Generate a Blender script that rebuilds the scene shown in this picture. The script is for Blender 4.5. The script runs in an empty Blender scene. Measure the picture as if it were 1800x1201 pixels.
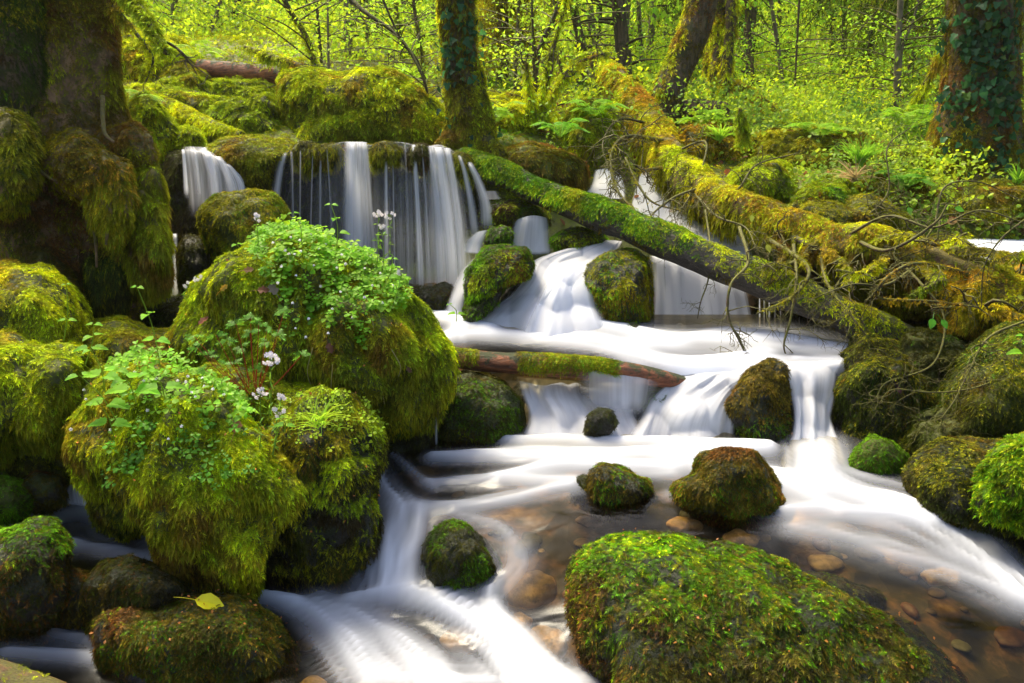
import bpy, math, random
import numpy as np
from math import radians as R
from mathutils.bvhtree import BVHTree
from mathutils import Vector
rng = np.random.default_rng(7); random.seed(7)
S = bpy.context.scene
COL = S.collection

# ------------------------------------------------------------------ camera, sky, sun, exposure
PITCH = R(15); CAMZ = 1.7; F = 1400.0
cam = bpy.data.cameras.new('camera'); cam.lens = 28; cam.sensor_width = 36
cam.clip_start = 0.05; cam.clip_end = 500
cam.dof.use_dof = False
co = bpy.data.objects.new('camera', cam); COL.objects.link(co)
co.location = (0, 0, CAMZ); co.rotation_euler = (R(90) - PITCH, 0, 0); S.camera = co
SUN_EL, SUN_AZ = R(58), R(-36)       # azimuth measured from +Y towards +X: the sun is behind the falls
W = bpy.data.worlds.new("World"); S.world = W; W.use_nodes = True
wn = W.node_tree.nodes; bg = wn['Background']
sky = wn.new('ShaderNodeTexSky'); sky.sky_type = 'NISHITA'; sky.sun_disc = False
sky.sun_elevation = SUN_EL; sky.sun_rotation = SUN_AZ; sky.air_density = 1.0; sky.dust_density = 6.0; sky.ozone_density = 0.6
W.node_tree.links.new(sky.outputs[0], bg.inputs[0]); bg.inputs[1].default_value = 0.125
sl = bpy.data.lights.new('sun', 'SUN'); sl.energy = 2.9; sl.angle = R(20); sl.color = (1.0, 0.87, 0.60)
so = bpy.data.objects.new('sun', sl); COL.objects.link(so)
sd = Vector((math.sin(SUN_AZ) * math.cos(SUN_EL), math.cos(SUN_AZ) * math.cos(SUN_EL), math.sin(SUN_EL)))
so.rotation_euler = sd.to_track_quat('Z', 'Y').to_euler(); so.location = (0, 10, 20)
S.view_settings.view_transform = 'Standard'; S.view_settings.look = 'None'
S.view_settings.gamma = 1; S.view_settings.exposure = 1.24
S.cycles.max_bounces = 7; S.cycles.diffuse_bounces = 4; S.cycles.glossy_bounces = 2
S.cycles.transmission_bounces = 4; S.cycles.transparent_max_bounces = 24
S.cycles.use_denoising = True
S.cycles.caustics_reflective = False; S.cycles.caustics_refractive = False
S.cycles.sample_clamp_indirect = 6

# ------------------------------------------------------------------ helpers
CAM = np.array([0, 0, CAMZ]); RT = np.array([1., 0, 0])
FW = np.array([0, math.cos(PITCH), -math.sin(PITCH)]); UP = np.array([0, math.sin(PITCH), math.cos(PITCH)])
def at(px, py, Y):
    px = np.asarray(px, float); py = np.asarray(py, float); Y = np.asarray(Y, float)
    d = FW + RT * ((px - 900) / F)[..., None] + UP * ((600.5 - py) / F)[..., None]
    return CAM + d * (Y / d[..., 1])[..., None]
def atz(px, py, z):
    d = FW + RT * ((px - 900) / F) + UP * ((600.5 - py) / F)
    return CAM + d * ((z - CAMZ) / d[2])
def proj(P):
    q = P - CAM; w = np.maximum(q @ FW, 1e-3)
    return 900 + F * (q @ RT) / w, 600.5 - F * (q @ UP) / w
def norm(v): return v / np.maximum(np.linalg.norm(v, axis=-1, keepdims=True), 1e-9)
def _h(ix, iy, iz):
    n = (ix.astype(np.int64) * 374761393 + iy.astype(np.int64) * 668265263 + iz.astype(np.int64) * 2147483647) & 0xffffffff
    n = ((n ^ (n >> 13)) * 1274126177) & 0xffffffff
    return ((n ^ (n >> 16)) & 0xffff) / 32767.5 - 1
def noise(P, s=1.0, off=0.0):
    P = np.asarray(P, float) * s + off
    i = np.floor(P); f = P - i; u = f * f * (3 - 2 * f); i = i.astype(np.int64)
    x, y, z = i[..., 0], i[..., 1], i[..., 2]; ux, uy, uz = u[..., 0], u[..., 1], u[..., 2]
    r = 0
    for a in (0, 1):
        for b in (0, 1):
            for c in (0, 1):
                r = r + _h(x + a, y + b, z + c) * (ux if a else 1 - ux) * (uy if b else 1 - uy) * (uz if c else 1 - uz)
    return r
def fbm(P, s, o=4, off=0.0):
    r = 0; a = 1; t = 0
    for k in range(o):
        r = r + a * noise(P, s * 2 ** k, off + 17.3 * k); t += a; a *= .5
    return r / t
def worley(P, s, off=0.):
    P = P * s + off; i = np.floor(P).astype(np.int64); best = np.full(len(P), 9.)
    for a in (-1, 0, 1):
        for b in (-1, 0, 1):
            for c in (-1, 0, 1):
                x, y, z = i[:, 0] + a, i[:, 1] + b, i[:, 2] + c
                q = np.stack([x + .5 + .45 * _h(x, y, z), y + .5 + .45 * _h(x + 57, y, z), z + .5 + .45 * _h(x, y + 91, z)], 1)
                best = np.minimum(best, ((P - q) ** 2).sum(1))
    return best
def inpoly(x, y, poly):
    ins = np.zeros(len(x), bool); n = len(poly)
    for i in range(n):
        x0, y0 = poly[i]; x1, y1 = poly[(i + 1) % n]
        if y0 == y1: continue
        c = ((y0 > y) != (y1 > y)) & (x < (x1 - x0) * (y - y0) / (y1 - y0) + x0)
        ins ^= c
    return ins
def make(name, V, Fc, mat, parent=None, col=None, smooth=False, attrs=None, uv=None):
    """one mesh object from numpy arrays; Fc is an array (n,3) or (n,4) or a list of both"""
    if not isinstance(Fc, list): Fc = [Fc]
    Fc = [f for f in Fc if len(f)]
    me = bpy.data.meshes.new(name)
    V = np.ascontiguousarray(V, dtype=np.float32)
    me.vertices.add(len(V)); me.vertices.foreach_set('co', V.ravel())
    li = np.concatenate([f.ravel() for f in Fc]).astype(np.int32)
    ls = []; o = 0
    for f in Fc:
        ls.append(o + np.arange(len(f)) * f.shape[1]); o += f.size
    ls = np.concatenate(ls).astype(np.int32)
    me.loops.add(len(li)); me.loops.foreach_set('vertex_index', li)
    me.polygons.add(len(ls)); me.polygons.foreach_set('loop_start', ls)
    me.polygons.foreach_set('use_smooth', np.full(len(ls), smooth))
    me.update(calc_edges=True)
    if col is not None:
        a = me.attributes.new('col', 'FLOAT_COLOR', 'POINT')
        c = np.ones((len(V), 4), np.float32); c[:, :3] = col; a.data.foreach_set('color', c.ravel())
    for k, v in (attrs or {}).items():
        a = me.attributes.new(k, 'FLOAT', 'POINT'); a.data.foreach_set('value', np.asarray(v, np.float32).ravel())
    if uv is not None:
        u = me.uv_layers.new(name='UVMap'); u.data.foreach_set('uv', np.asarray(uv, np.float32)[li].ravel())
    me.materials.append(mat)
    o = bpy.data.objects.new(name, me); COL.objects.link(o)
    if parent is not None: o.parent = parent
    return o
def tag(o, label=None, cat=None, group=None, kind=None):
    if label: o['label'] = label
    if cat: o['category'] = cat
    if group: o['group'] = group
    if kind: o['kind'] = kind
    return o
def thing(name, label, cat, loc, group=None):
    o = bpy.data.objects.new(name, None); COL.objects.link(o); o.location = tuple(float(v) for v in loc)
    o.empty_display_size = .1
    o['_loc'] = 0; del o['_loc']
    return tag(o, label, cat, group)
def loc_of(p): return np.array(p.location) if p is not None else 0
def part(name, V, Fc, mat, parent, **k):
    return make(name, np.asarray(V) - loc_of(parent), Fc, mat, parent, **k)

# ------------------------------------------------------------------ materials
def mat(name):
    m = bpy.data.materials.new(name); m.use_nodes = True
    nt = m.node_tree; nt.nodes.clear()
    return m, nt, nt.nodes.new('ShaderNodeOutputMaterial')
def nd(nt, t, **k):
    n = nt.nodes.new(t)
    for a, b in k.items():
        if isinstance(a, str) and hasattr(n, a): setattr(n, a, b)
    return n
def ramp(nt, fac, stops):
    r = nt.nodes.new('ShaderNodeValToRGB'); e = r.color_ramp.elements
    while len(e) < len(stops): e.new(.5)
    for i, (p, c) in enumerate(stops): e[i].position = p; e[i].color = (*c, 1)
    nt.links.new(fac, r.inputs[0]); return r
def nz(nt, scale, detail=6, vec=None, rough=.6, dist=0):
    n = nt.nodes.new('ShaderNodeTexNoise'); n.inputs['Scale'].default_value = scale
    n.inputs['Detail'].default_value = detail; n.inputs['Roughness'].default_value = rough
    n.inputs['Distortion'].default_value = dist
    if vec is not None: nt.links.new(vec, n.inputs['Vector'])
    return n
def leafmat(name, trans=.35, gloss=.06):
    m, nt, out = mat(name); L = nt.links.new
    a = nt.nodes.new('ShaderNodeAttribute'); a.attribute_name = 'col'
    d = nt.nodes.new('ShaderNodeBsdfDiffuse'); t = nt.nodes.new('ShaderNodeBsdfTranslucent')
    g = nt.nodes.new('ShaderNodeBsdfGlossy'); g.inputs['Roughness'].default_value = .45
    L(a.outputs['Color'], d.inputs[0])
    hs = nt.nodes.new('ShaderNodeHueSaturation'); hs.inputs['Hue'].default_value = .485; hs.inputs['Value'].default_value = 1.5
    L(a.outputs['Color'], hs.inputs['Color']); L(hs.outputs[0], t.inputs[0])
    x = nt.nodes.new('ShaderNodeMixShader'); x.inputs[0].default_value = trans
    L(d.outputs[0], x.inputs[1]); L(t.outputs[0], x.inputs[2])
    y = nt.nodes.new('ShaderNodeMixShader'); y.inputs[0].default_value = gloss
    L(x.outputs[0], y.inputs[1]); L(g.outputs[0], y.inputs[2]); L(y.outputs[0], out.inputs[0])
    return m
def rockmat(name, c1, c2, cm, mossy, rough=.5, scale=9, stretch=(1, 1, 1), bump=.6):
    """stone, soil or bark: two base tones, algae film on faces that look up"""
    m, nt, out = mat(name); L = nt.links.new
    tc = nt.nodes.new('ShaderNodeTexCoord'); mp = nt.nodes.new('ShaderNodeMapping'); mp.inputs['Scale'].default_value = stretch
    L(tc.outputs['Object'], mp.inputs[0])
    n1 = nz(nt, scale, 8, mp.outputs[0], .65, .4); n2 = nz(nt, scale * 5, 6, mp.outputs[0], .7)
    r1 = ramp(nt, n1.outputs[0], [(.35, c1), (.62, c2)])
    n3 = nz(nt, scale * 1.7, 5, tc.outputs['Object'], .7)
    ge = nt.nodes.new('ShaderNodeNewGeometry'); sx = nt.nodes.new('ShaderNodeSeparateXYZ'); L(ge.outputs['Normal'], sx.inputs[0])
    ma = nt.nodes.new('ShaderNodeMath'); ma.operation = 'MULTIPLY_ADD'; ma.inputs[1].default_value = .25; L(sx.outputs[2], ma.inputs[0]); L(n3.outputs[0], ma.inputs[2])
    r2 = ramp(nt, ma.outputs[0], [(.62 - mossy * .4, (0, 0, 0)), (.72 - mossy * .4, (1, 1, 1))])
    mx = nt.nodes.new('ShaderNodeMix'); mx.data_type = 'RGBA'
    L(r2.outputs[0], mx.inputs[0]); L(r1.outputs[0], mx.inputs[6])
    mc = ramp(nt, n2.outputs[0], [(.35, tuple(v * .45 for v in cm)), (.65, cm)]); L(mc.outputs[0], mx.inputs[7])
    p = nt.nodes.new('ShaderNodeBsdfPrincipled'); L(mx.outputs[2], p.inputs['Base Color'])
    rr = ramp(nt, n2.outputs[0], [(.3, (rough * .6,) * 3), (.7, (min(1, rough * 1.5),) * 3)]); L(rr.outputs[0], p.inputs['Roughness'])
    b1 = nt.nodes.new('ShaderNodeBump'); b1.inputs['Strength'].default_value = bump; b1.inputs['Distance'].default_value = .03; L(n1.outputs[0], b1.inputs['Height'])
    b2 = nt.nodes.new('ShaderNodeBump'); b2.inputs['Strength'].default_value = bump; b2.inputs['Distance'].default_value = .014; L(n2.outputs[0], b2.inputs['Height']); L(b1.outputs[0], b2.inputs['Normal'])
    L(b2.outputs[0], p.inputs['Normal']); L(p.outputs[0], out.inputs[0])
    return m
M_LEAF = leafmat('leaf', .45, .018)
M_MOSS = leafmat('moss', .32, .008)
M_ROCK = rockmat('wet_rock', (.008, .007, .006), (.05, .042, .034), (.05, .07, .008), .5, .42, 12, bump=1.)
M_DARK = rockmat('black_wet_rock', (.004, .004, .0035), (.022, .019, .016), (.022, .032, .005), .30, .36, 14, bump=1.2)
M_GND = rockmat('soil', (.03, .022, .008), (.08, .06, .022), (.14, .17, .010), .7, .9, 5)
M_SUB = rockmat('moss_cushion', (.025, .022, .006), (.05, .055, .008), (.08, .095, .006), .6, .95, 14)
M_BARK = rockmat('bark', (.04, .027, .014), (.19, .125, .065), (.07, .08, .010), .22, .85, 7, (4, 4, .8), 1.0)
M_PALE = rockmat('pale_bark', (.09, .065, .04), (.27, .21, .14), (.12, .15, .015), .2, .85, 6, (3, 3, .7), .8)
M_RED = rockmat('bare_red_wood', (.09, .025, .010), (.48, .16, .06), (.05, .07, .008), .02, .6, 9, (.6, 5, 5), 1.0)
M_TWIG = rockmat('twig_bark', (.03, .02, .010), (.10, .06, .03), (.14, .14, .012), .35, .8, 14)
M_LOG = rockmat('grey_log', (.015, .012, .010), (.075, .06, .048), (.05, .07, .010), .15, .55, 8, (.7, 4, 4), .9)

def watermat():
    m, nt, out = mat('stream_water'); L = nt.links.new
    a = nt.nodes.new('ShaderNodeAttribute'); a.attribute_name = 'foam'
    uv = nt.nodes.new('ShaderNodeTexCoord')
    mp = nt.nodes.new('ShaderNodeMapping'); L(uv.outputs['Object'], mp.inputs[0]); mp.inputs['Scale'].default_value = (1, 2.4, 1)
    n = nz(nt, 3.2, 2, mp.outputs[0], .5, .5)
    b = nt.nodes.new('ShaderNodeBump'); b.inputs['Strength'].default_value = .35; b.inputs['Distance'].default_value = .05; L(n.outputs[0], b.inputs['Height'])
    tr = nt.nodes.new('ShaderNodeBsdfTransparent'); tr.inputs[0].default_value = (.72, .64, .42, 1)
    gl = nt.nodes.new('ShaderNodeBsdfGlossy'); gl.inputs['Roughness'].default_value = .22; gl.inputs[0].default_value = (.9, .93, 1, 1)
    L(b.outputs[0], gl.inputs['Normal'])
    fr = nt.nodes.new('ShaderNodeFresnel'); fr.inputs[0].default_value = 1.33
    m1 = nt.nodes.new('ShaderNodeMixShader'); fm = nt.nodes.new('ShaderNodeMath'); fm.operation = 'MULTIPLY'; fm.inputs[1].default_value = .6; L(fr.outputs[0], fm.inputs[0]); L(fm.outputs[0], m1.inputs[0]); L(tr.outputs[0], m1.inputs[1]); L(gl.outputs[0], m1.inputs[2])
    d = nt.nodes.new('ShaderNodeBsdfDiffuse'); d.inputs[0].default_value = (.74, .79, .90, 1)
    t = nt.nodes.new('ShaderNodeBsdfTranslucent'); t.inputs[0].default_value = (.74, .79, .90, 1)
    m3 = nt.nodes.new('ShaderNodeMixShader'); m3.inputs[0].default_value = .25; L(d.outputs[0], m3.inputs[1]); L(t.outputs[0], m3.inputs[2])
    m2 = nt.nodes.new('ShaderNodeMixShader'); L(a.outputs['Fac'], m2.inputs[0]); L(m1.outputs[0], m2.inputs[1]); L(m3.outputs[0], m2.inputs[2])
    L(m2.outputs[0], out.inputs[0]); return m
def veilmat(name="falling_water", soft=0):
    """falling water: strands that follow the fall, denser or thinner by the attribute 'dens'"""
    m, nt, out = mat(name); L = nt.links.new
    a = nt.nodes.new('ShaderNodeAttribute'); a.attribute_name = 'dens'
    uv = nt.nodes.new('ShaderNodeUVMap'); uv.uv_map = 'UVMap'
    def st(sx, sy, de):
        mp = nt.nodes.new('ShaderNodeMapping'); L(uv.outputs[0], mp.inputs[0]); mp.inputs['Scale'].default_value = (sx, sy, 1)
        return nz(nt, 1, de, mp.outputs[0], .6, .15)
    n1 = st(*((9, .8, 2) if soft else (22, .9, 3))); n2 = st(*((30, 1.4, 2) if soft else (75, 1.6, 3)))
    ad = nt.nodes.new('ShaderNodeMath'); ad.operation = 'MULTIPLY_ADD'; ad.inputs[1].default_value = .55
    L(n2.outputs[0], ad.inputs[0]); L(n1.outputs[0], ad.inputs[2])           # 0.775 mean
    mr = nt.nodes.new('ShaderNodeMapRange'); mr.inputs[1].default_value = .50; mr.inputs[2].default_value = 1.05
    mr.inputs[3].default_value = .62 if soft else .25; mr.inputs[4].default_value = 1.38 if soft else 1.75; L(ad.outputs[0], mr.inputs[0])
    mu = nt.nodes.new('ShaderNodeMath'); mu.operation = 'MULTIPLY'; mu.use_clamp = True; L(mr.outputs[0], mu.inputs[0]); L(a.outputs['Fac'], mu.inputs[1])
    tr = nt.nodes.new('ShaderNodeBsdfTransparent')
    d = nt.nodes.new('ShaderNodeBsdfDiffuse'); d.inputs[0].default_value = (.90, .93, 1, 1)
    t = nt.nodes.new('ShaderNodeBsdfTranslucent'); t.inputs[0].default_value = (.90, .93, 1, 1)
    m3 = nt.nodes.new('ShaderNodeMixShader'); m3.inputs[0].default_value = .5; L(d.outputs[0], m3.inputs[1]); L(t.outputs[0], m3.inputs[2])
    m2 = nt.nodes.new('ShaderNodeMixShader'); L(mu.outputs[0], m2.inputs[0]); L(tr.outputs[0], m2.inputs[1]); L(m3.outputs[0], m2.inputs[2])
    L(m2.outputs[0], out.inputs[0]); return m
M_WATER = watermat(); M_VEIL = veilmat(); M_SILK = veilmat('silky_water', 1)
def bedmat():
    m, nt, out = mat('stream_bed'); L = nt.links.new
    tc = nt.nodes.new('ShaderNodeTexCoord')
    v = nt.nodes.new('ShaderNodeTexVoronoi'); v.inputs['Scale'].default_value = 7; L(tc.outputs['Object'], v.inputs['Vector'])
    n = nz(nt, 3.4, 6, tc.outputs['Object'])
    r = ramp(nt, n.outputs[0], [(.38, (.015, .016, .005)), (.49, (.06, .05, .015)), (.56, (.20, .11, .035)), (.64, (.50, .33, .15))])
    r2 = ramp(nt, v.outputs['Color'], [(.1, (.25, .25, .2)), (.9, (1, 1, 1))])
    mx = nt.nodes.new('ShaderNodeMix'); mx.data_type = 'RGBA'; mx.blend_type = 'MULTIPLY'; mx.inputs[0].default_value = .7
    L(r.outputs[0], mx.inputs[6]); L(r2.outputs[0], mx.inputs[7])
    p = nt.nodes.new('ShaderNodeBsdfPrincipled'); L(mx.outputs[2], p.inputs['Base Color']); p.inputs['Roughness'].default_value = .8
    b = nt.nodes.new('ShaderNodeBump'); b.inputs['Strength'].default_value = .5; b.inputs['Distance'].default_value = .06; L(v.outputs['Distance'], b.inputs['Height'])
    L(b.outputs[0], p.inputs['Normal']); L(p.outputs[0], out.inputs[0]); return m
M_BED = bedmat()
def plain(name, c, rough=.6, trans=0):
    m, nt, out = mat(name); p = nt.nodes.new('ShaderNodeBsdfPrincipled')
    tc = nt.nodes.new('ShaderNodeTexCoord'); n = nz(nt, 60, 3, tc.outputs['Object'])
    r = ramp(nt, n.outputs[0], [(.3, tuple(v * .75 for v in c)), (.7, c)]); nt.links.new(r.outputs[0], p.inputs['Base Color'])
    p.inputs['Roughness'].default_value = rough; nt.links.new(p.outputs[0], out.inputs[0]); return m

# ------------------------------------------------------------------ geometry builders
PAL = {  # linear colours: (clump a, clump b, odd)
    'yellow': [(.53, .56, .006), (.30, .39, .006), (.32, .24, .012)],
    'lush':   [(.31, .40, .006), (.17, .25, .006), (.28, .26, .008)],
    'vivid':  [(.12, .28, .005), (.065, .17, .005), (.21, .28, .005)],
    'olive':  [(.26, .26, .006), (.14, .16, .006), (.16, .11, .010)],
    'orange': [(.38, .34, .008), (.34, .20, .012), (.22, .26, .006)],
    'brown':  [(.17, .12, .010), (.095, .08, .008), (.17, .08, .016)],
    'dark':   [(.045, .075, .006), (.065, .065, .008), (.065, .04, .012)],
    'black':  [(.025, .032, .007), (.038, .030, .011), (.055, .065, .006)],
}
def palcol(P, pal, s=6., odd=.35, var=.3):
    a, b, c = [np.array(v) for v in PAL[pal]]
    f = np.clip(.5 + 1.1 * fbm(P, s, 3), 0, 1)[:, None]
    col = a * f + b * (1 - f)
    g = np.clip((fbm(P, s * .8, 3, 91.) - odd + .15) * 5, 0, 1)[:, None]
    col = col * (1 - g) + c * g
    return col * (1 + var * rng.uniform(-1, 1, (len(P), 1))) * (1 + .12 * rng.uniform(-1, 1, (len(P), 3)))
def sample(V, Fc, n, wfun=None):
    if Fc.shape[1] == 4: Fc = np.concatenate([Fc[:, [0, 1, 2]], Fc[:, [0, 2, 3]]])
    a, b, c = V[Fc[:, 0]], V[Fc[:, 1]], V[Fc[:, 2]]
    cr = np.cross(b - a, c - a); ar = np.linalg.norm(cr, axis=1) / 2 + 1e-12; N = cr / (2 * ar[:, None])
    w = ar.copy()
    if wfun is not None: w *= wfun((a + b + c) / 3, N)
    if w.sum() <= 0: return np.zeros((0, 3)), np.zeros((0, 3)), 0
    eff = w.sum(); n = int(n(eff)) if callable(n) else int(n)
    i = rng.choice(len(Fc), n, p=w / eff)
    u, v = rng.random(n), rng.random(n); s = u + v > 1; u[s] = 1 - u[s]; v[s] = 1 - v[s]
    return a[i] + u[:, None] * (b - a)[i] + v[:, None] * (c - a)[i], N[i], eff
def vis_w(C, N):
    """fewer sprigs on what faces away or lies outside the photographed strip"""
    vd = norm(CAM - C); f = (N * vd).sum(1)
    px, py = proj(C); inside = (px > -160) & (px < 1960) & (py > -120) & (py < 1330)
    return np.where(f > -.12, 1, .07) * np.where(inside, 1, .06) * np.minimum(1, 3.4 / np.maximum(C[:, 1], 1)) ** .9
def fronds(P, N, L, col, pairs=4, wid=.42, droop=.6, lift=.35, tip=1.5, down=.6):
    """moss sprigs: a bent midrib with leaflets on either side"""
    n = len(P)
    if n == 0: return np.zeros((0, 3)), np.zeros((0, 3), int), np.zeros((0, 3))
    L = np.broadcast_to(L, (n,))[:, None]
    rd = norm(rng.normal(size=(n, 3))); g = np.array([0, 0, -1.])
    ori = np.stack([noise(P, 9, 1.), noise(P, 9, 21.), noise(P, 9, 41.)], 1) * .7
    tdir = rd + ori + down * .6 * g; tdir = tdir - (tdir * N).sum(1, keepdims=True) * N
    a = norm(norm(tdir) + lift * N * (rng.uniform(.4, 1.9, (n, 1)) + .5 * np.clip(noise(P, 16, 9.), -1, 1)[:, None]))
    s = norm(np.cross(a, N + .5 * rng.normal(size=(n, 3))))
    def pt(t): return P + a * L * t + g * (droop * L * t * t) * (.55)
    V = []; C = []
    for j in range(pairs):
        t = .12 + .75 * j / pairs; w = wid * (1 - .75 * t) * (1 if j else .7)
        for sg in (-1, 1):
            jit = rng.uniform(.7, 1.3, (n, 1))
            bw = .42 / pairs; V += [pt(t - bw * .25), pt(t + bw * .75), pt(t + .17 + .3 / pairs) + sg * s * L * w * jit]
            k = .75 + (tip - .75) * t
            C += [col * k * .7, col * k * .7, col * k * 1.2]
    V += [pt(.8) - s * L * .07, pt(.8) + s * L * .07, pt(1.12)]; C += [col * tip] * 3
    m = len(V); V = np.stack(V, 1).reshape(-1, 3); C = np.stack(C, 1).reshape(-1, 3)
    return V, np.arange(n * m).reshape(-1, 3), C
def moss(parent, V, Fc, dens, L, pal, pairs=4, wfun=None, name='moss', droop=.6, lift=.35, down=.6, odd=.35, cl=6., wid=.42, tip=1.5, mat_=None):
    def w(C, N):
        r = vis_w(C, N) * np.clip(1. + 1.3 * noise(C, 11, 7.) + .8 * noise(C, 27, 3.), .22, 2)
        if wfun is not None: r = r * wfun(C, N)
        return r
    P, N, eff = sample(V, Fc, lambda e: min(55000, max(40, 2.3 * dens * e)), w)
    cl_n = fbm(P, 14., 2, 5.)
    c = palcol(P, pal, cl, odd) * np.clip(1 + .6 * cl_n + .45 * noise(P, 38, 2.), .3, 1.8)[:, None]
    LL = (.62 * L + .0065) * np.clip(P[:, 1] / 4.2, 1, 1.8) * rng.uniform(.55, 1.35, len(P)) * (1 + .35 * cl_n)
    v, f, c = fronds(P, N, LL, c, pairs, wid, droop, lift, tip, down)
    return part(name, v, f, mat_ or M_MOSS, parent, col=c)
def outline_r(poly, cx, cy, th):
    r = np.zeros(len(th)); n = len(poly)
    dx, dy = np.cos(th), -np.sin(th)
    for i in range(n):
        x0, y0 = poly[i]; x1, y1 = poly[(i + 1) % n]; ex, ey = x1 - x0, y1 - y0
        den = dx * ey - dy * ex; den = np.where(abs(den) < 1e-9, 1e-9, den)
        t = ((x0 - cx) * ey - (y0 - cy) * ex) / den; u = ((x0 - cx) * dy - (y0 - cy) * dx) / den
        ok = (t > 0) & (u >= -1e-6) & (u <= 1 + 1e-6); r = np.where(ok & (t > r), t, r)
    return r
def blob(poly, Y, D, nt=120, nf=60, amp=.05, fs=3.5, e=.75, e2=1.0, seed=None, c=None, lean=.25, ml=.018, lump=1.):
    """a rounded 3-D body of real depth whose outline seen from the stream's foot is poly"""
    poly = np.array(poly, float)
    if seed is None: seed = float(poly.sum() % 97)
    if c is None: c = ((poly[:, 0].min() + poly[:, 0].max()) / 2, (poly[:, 1].min() + poly[:, 1].max()) / 2)
    th = np.arange(nt) * 2 * math.pi / nt; r = outline_r(poly, c[0], c[1], th)
    k = np.array([1, 2, 3, 2, 1.]); k /= k.sum(); r = sum(np.roll(r, j - 2) * k[j] for j in range(5))
    sc = Y / F; r = np.maximum(r - ml / sc * .8, r * .6)
    ph = np.linspace(0, math.pi, nf + 2)[1:-1]
    T, PH = np.meshgrid(th, ph, indexing='ij'); Rr = r[:, None] * np.sin(PH) ** e
    dep = np.sign(np.cos(PH)) * abs(np.cos(PH)) ** e2
    YY = Y - dep * D + lean * Rr * np.sin(T) * sc
    X = at(c[0] + Rr * np.cos(T), c[1] - Rr * np.sin(T), YY)
    V = X.reshape(-1, 3); C0 = V.mean(0)
    size = r.mean() * sc
    rad = norm(V - C0)
    edge = np.abs(np.cos(PH)).ravel() ** .7                      # keep the outline, lump the faces
    q = V * np.array([1, 1, .75])
    d = fbm(q, 1.3 / max(size, .06), 3, seed) * size * amp * 3.2 + fbm(q, 2.6 / max(size, .06), 3, seed + 31) * size * amp * 2.0 * lump
    wq = q + .25 * size * np.stack([noise(q, 2 / max(size, .06), 3.), noise(q, 2 / max(size, .06), 7.), noise(q, 2 / max(size, .06), 11.)], 1)
    d = d + lump * amp * size * 2.2 * (.33 - np.clip(worley(wq * np.array([1, 1, .8]), 1.7 / max(size, .06), seed), 0, 1)) + lump * amp * size * 1.1 * (.33 - np.clip(worley(wq, 4.2 / max(size, .06), seed + 5), 0, 1))
    d = d * (.58 + .42 * edge) + fbm(q * np.array([1, 1, .5]), 13, 3, seed + 9) * .018 * lump
    V = V + rad * d[:, None]
    i = np.arange(nt)[:, None] * nf + np.arange(nf - 1)[None]; j = ((np.arange(nt) + 1) % nt)[:, None] * nf + np.arange(nf - 1)[None]
    Q = np.stack([i, j, j + 1, i + 1], -1).reshape(-1, 4)
    p0 = len(V); f0 = V.reshape(nt, nf, 3)[:, 0].mean(0); f1 = V.reshape(nt, nf, 3)[:, -1].mean(0)
    V = np.concatenate([V, [f0, f1]]); a = np.arange(nt); b = (a + 1) % nt
    Q2 = np.stack([np.full(nt, p0 + 1), a * nf + nf - 1, b * nf + nf - 1], -1)
    Q1 = np.stack([np.full(nt, p0), b * nf, a * nf], -1)
    TT = np.concatenate([Q[:, [0, 1, 2]], Q[:, [0, 2, 3]], Q1, Q2])
    m = V.mean(0); cc = V[TT].mean(1); nn = np.cross(V[TT[:, 1]] - V[TT[:, 0]], V[TT[:, 2]] - V[TT[:, 0]])
    if ((nn * (cc - m)).sum(1)).sum() < 0: TT = TT[:, ::-1]
    return V, np.ascontiguousarray(TT)
def spline(P, n):
    P = np.asarray(P, float); m = len(P)
    if m == 2: t = np.linspace(0, 1, n)[:, None]; return P[0] * (1 - t) + P[1] * t
    Q = np.concatenate([[2 * P[0] - P[1]], P, [2 * P[-1] - P[-2]]])
    u = np.linspace(0, m - 1, n); i = np.minimum(u.astype(int), m - 2); t = (u - i)[:, None]
    a, b, c, d = Q[i], Q[i + 1], Q[i + 2], Q[i + 3]
    return .5 * (2 * b + (c - a) * t + (2 * a - 5 * b + 4 * c - d) * t ** 2 + (3 * b - a - 3 * c + d) * t ** 3)
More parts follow.
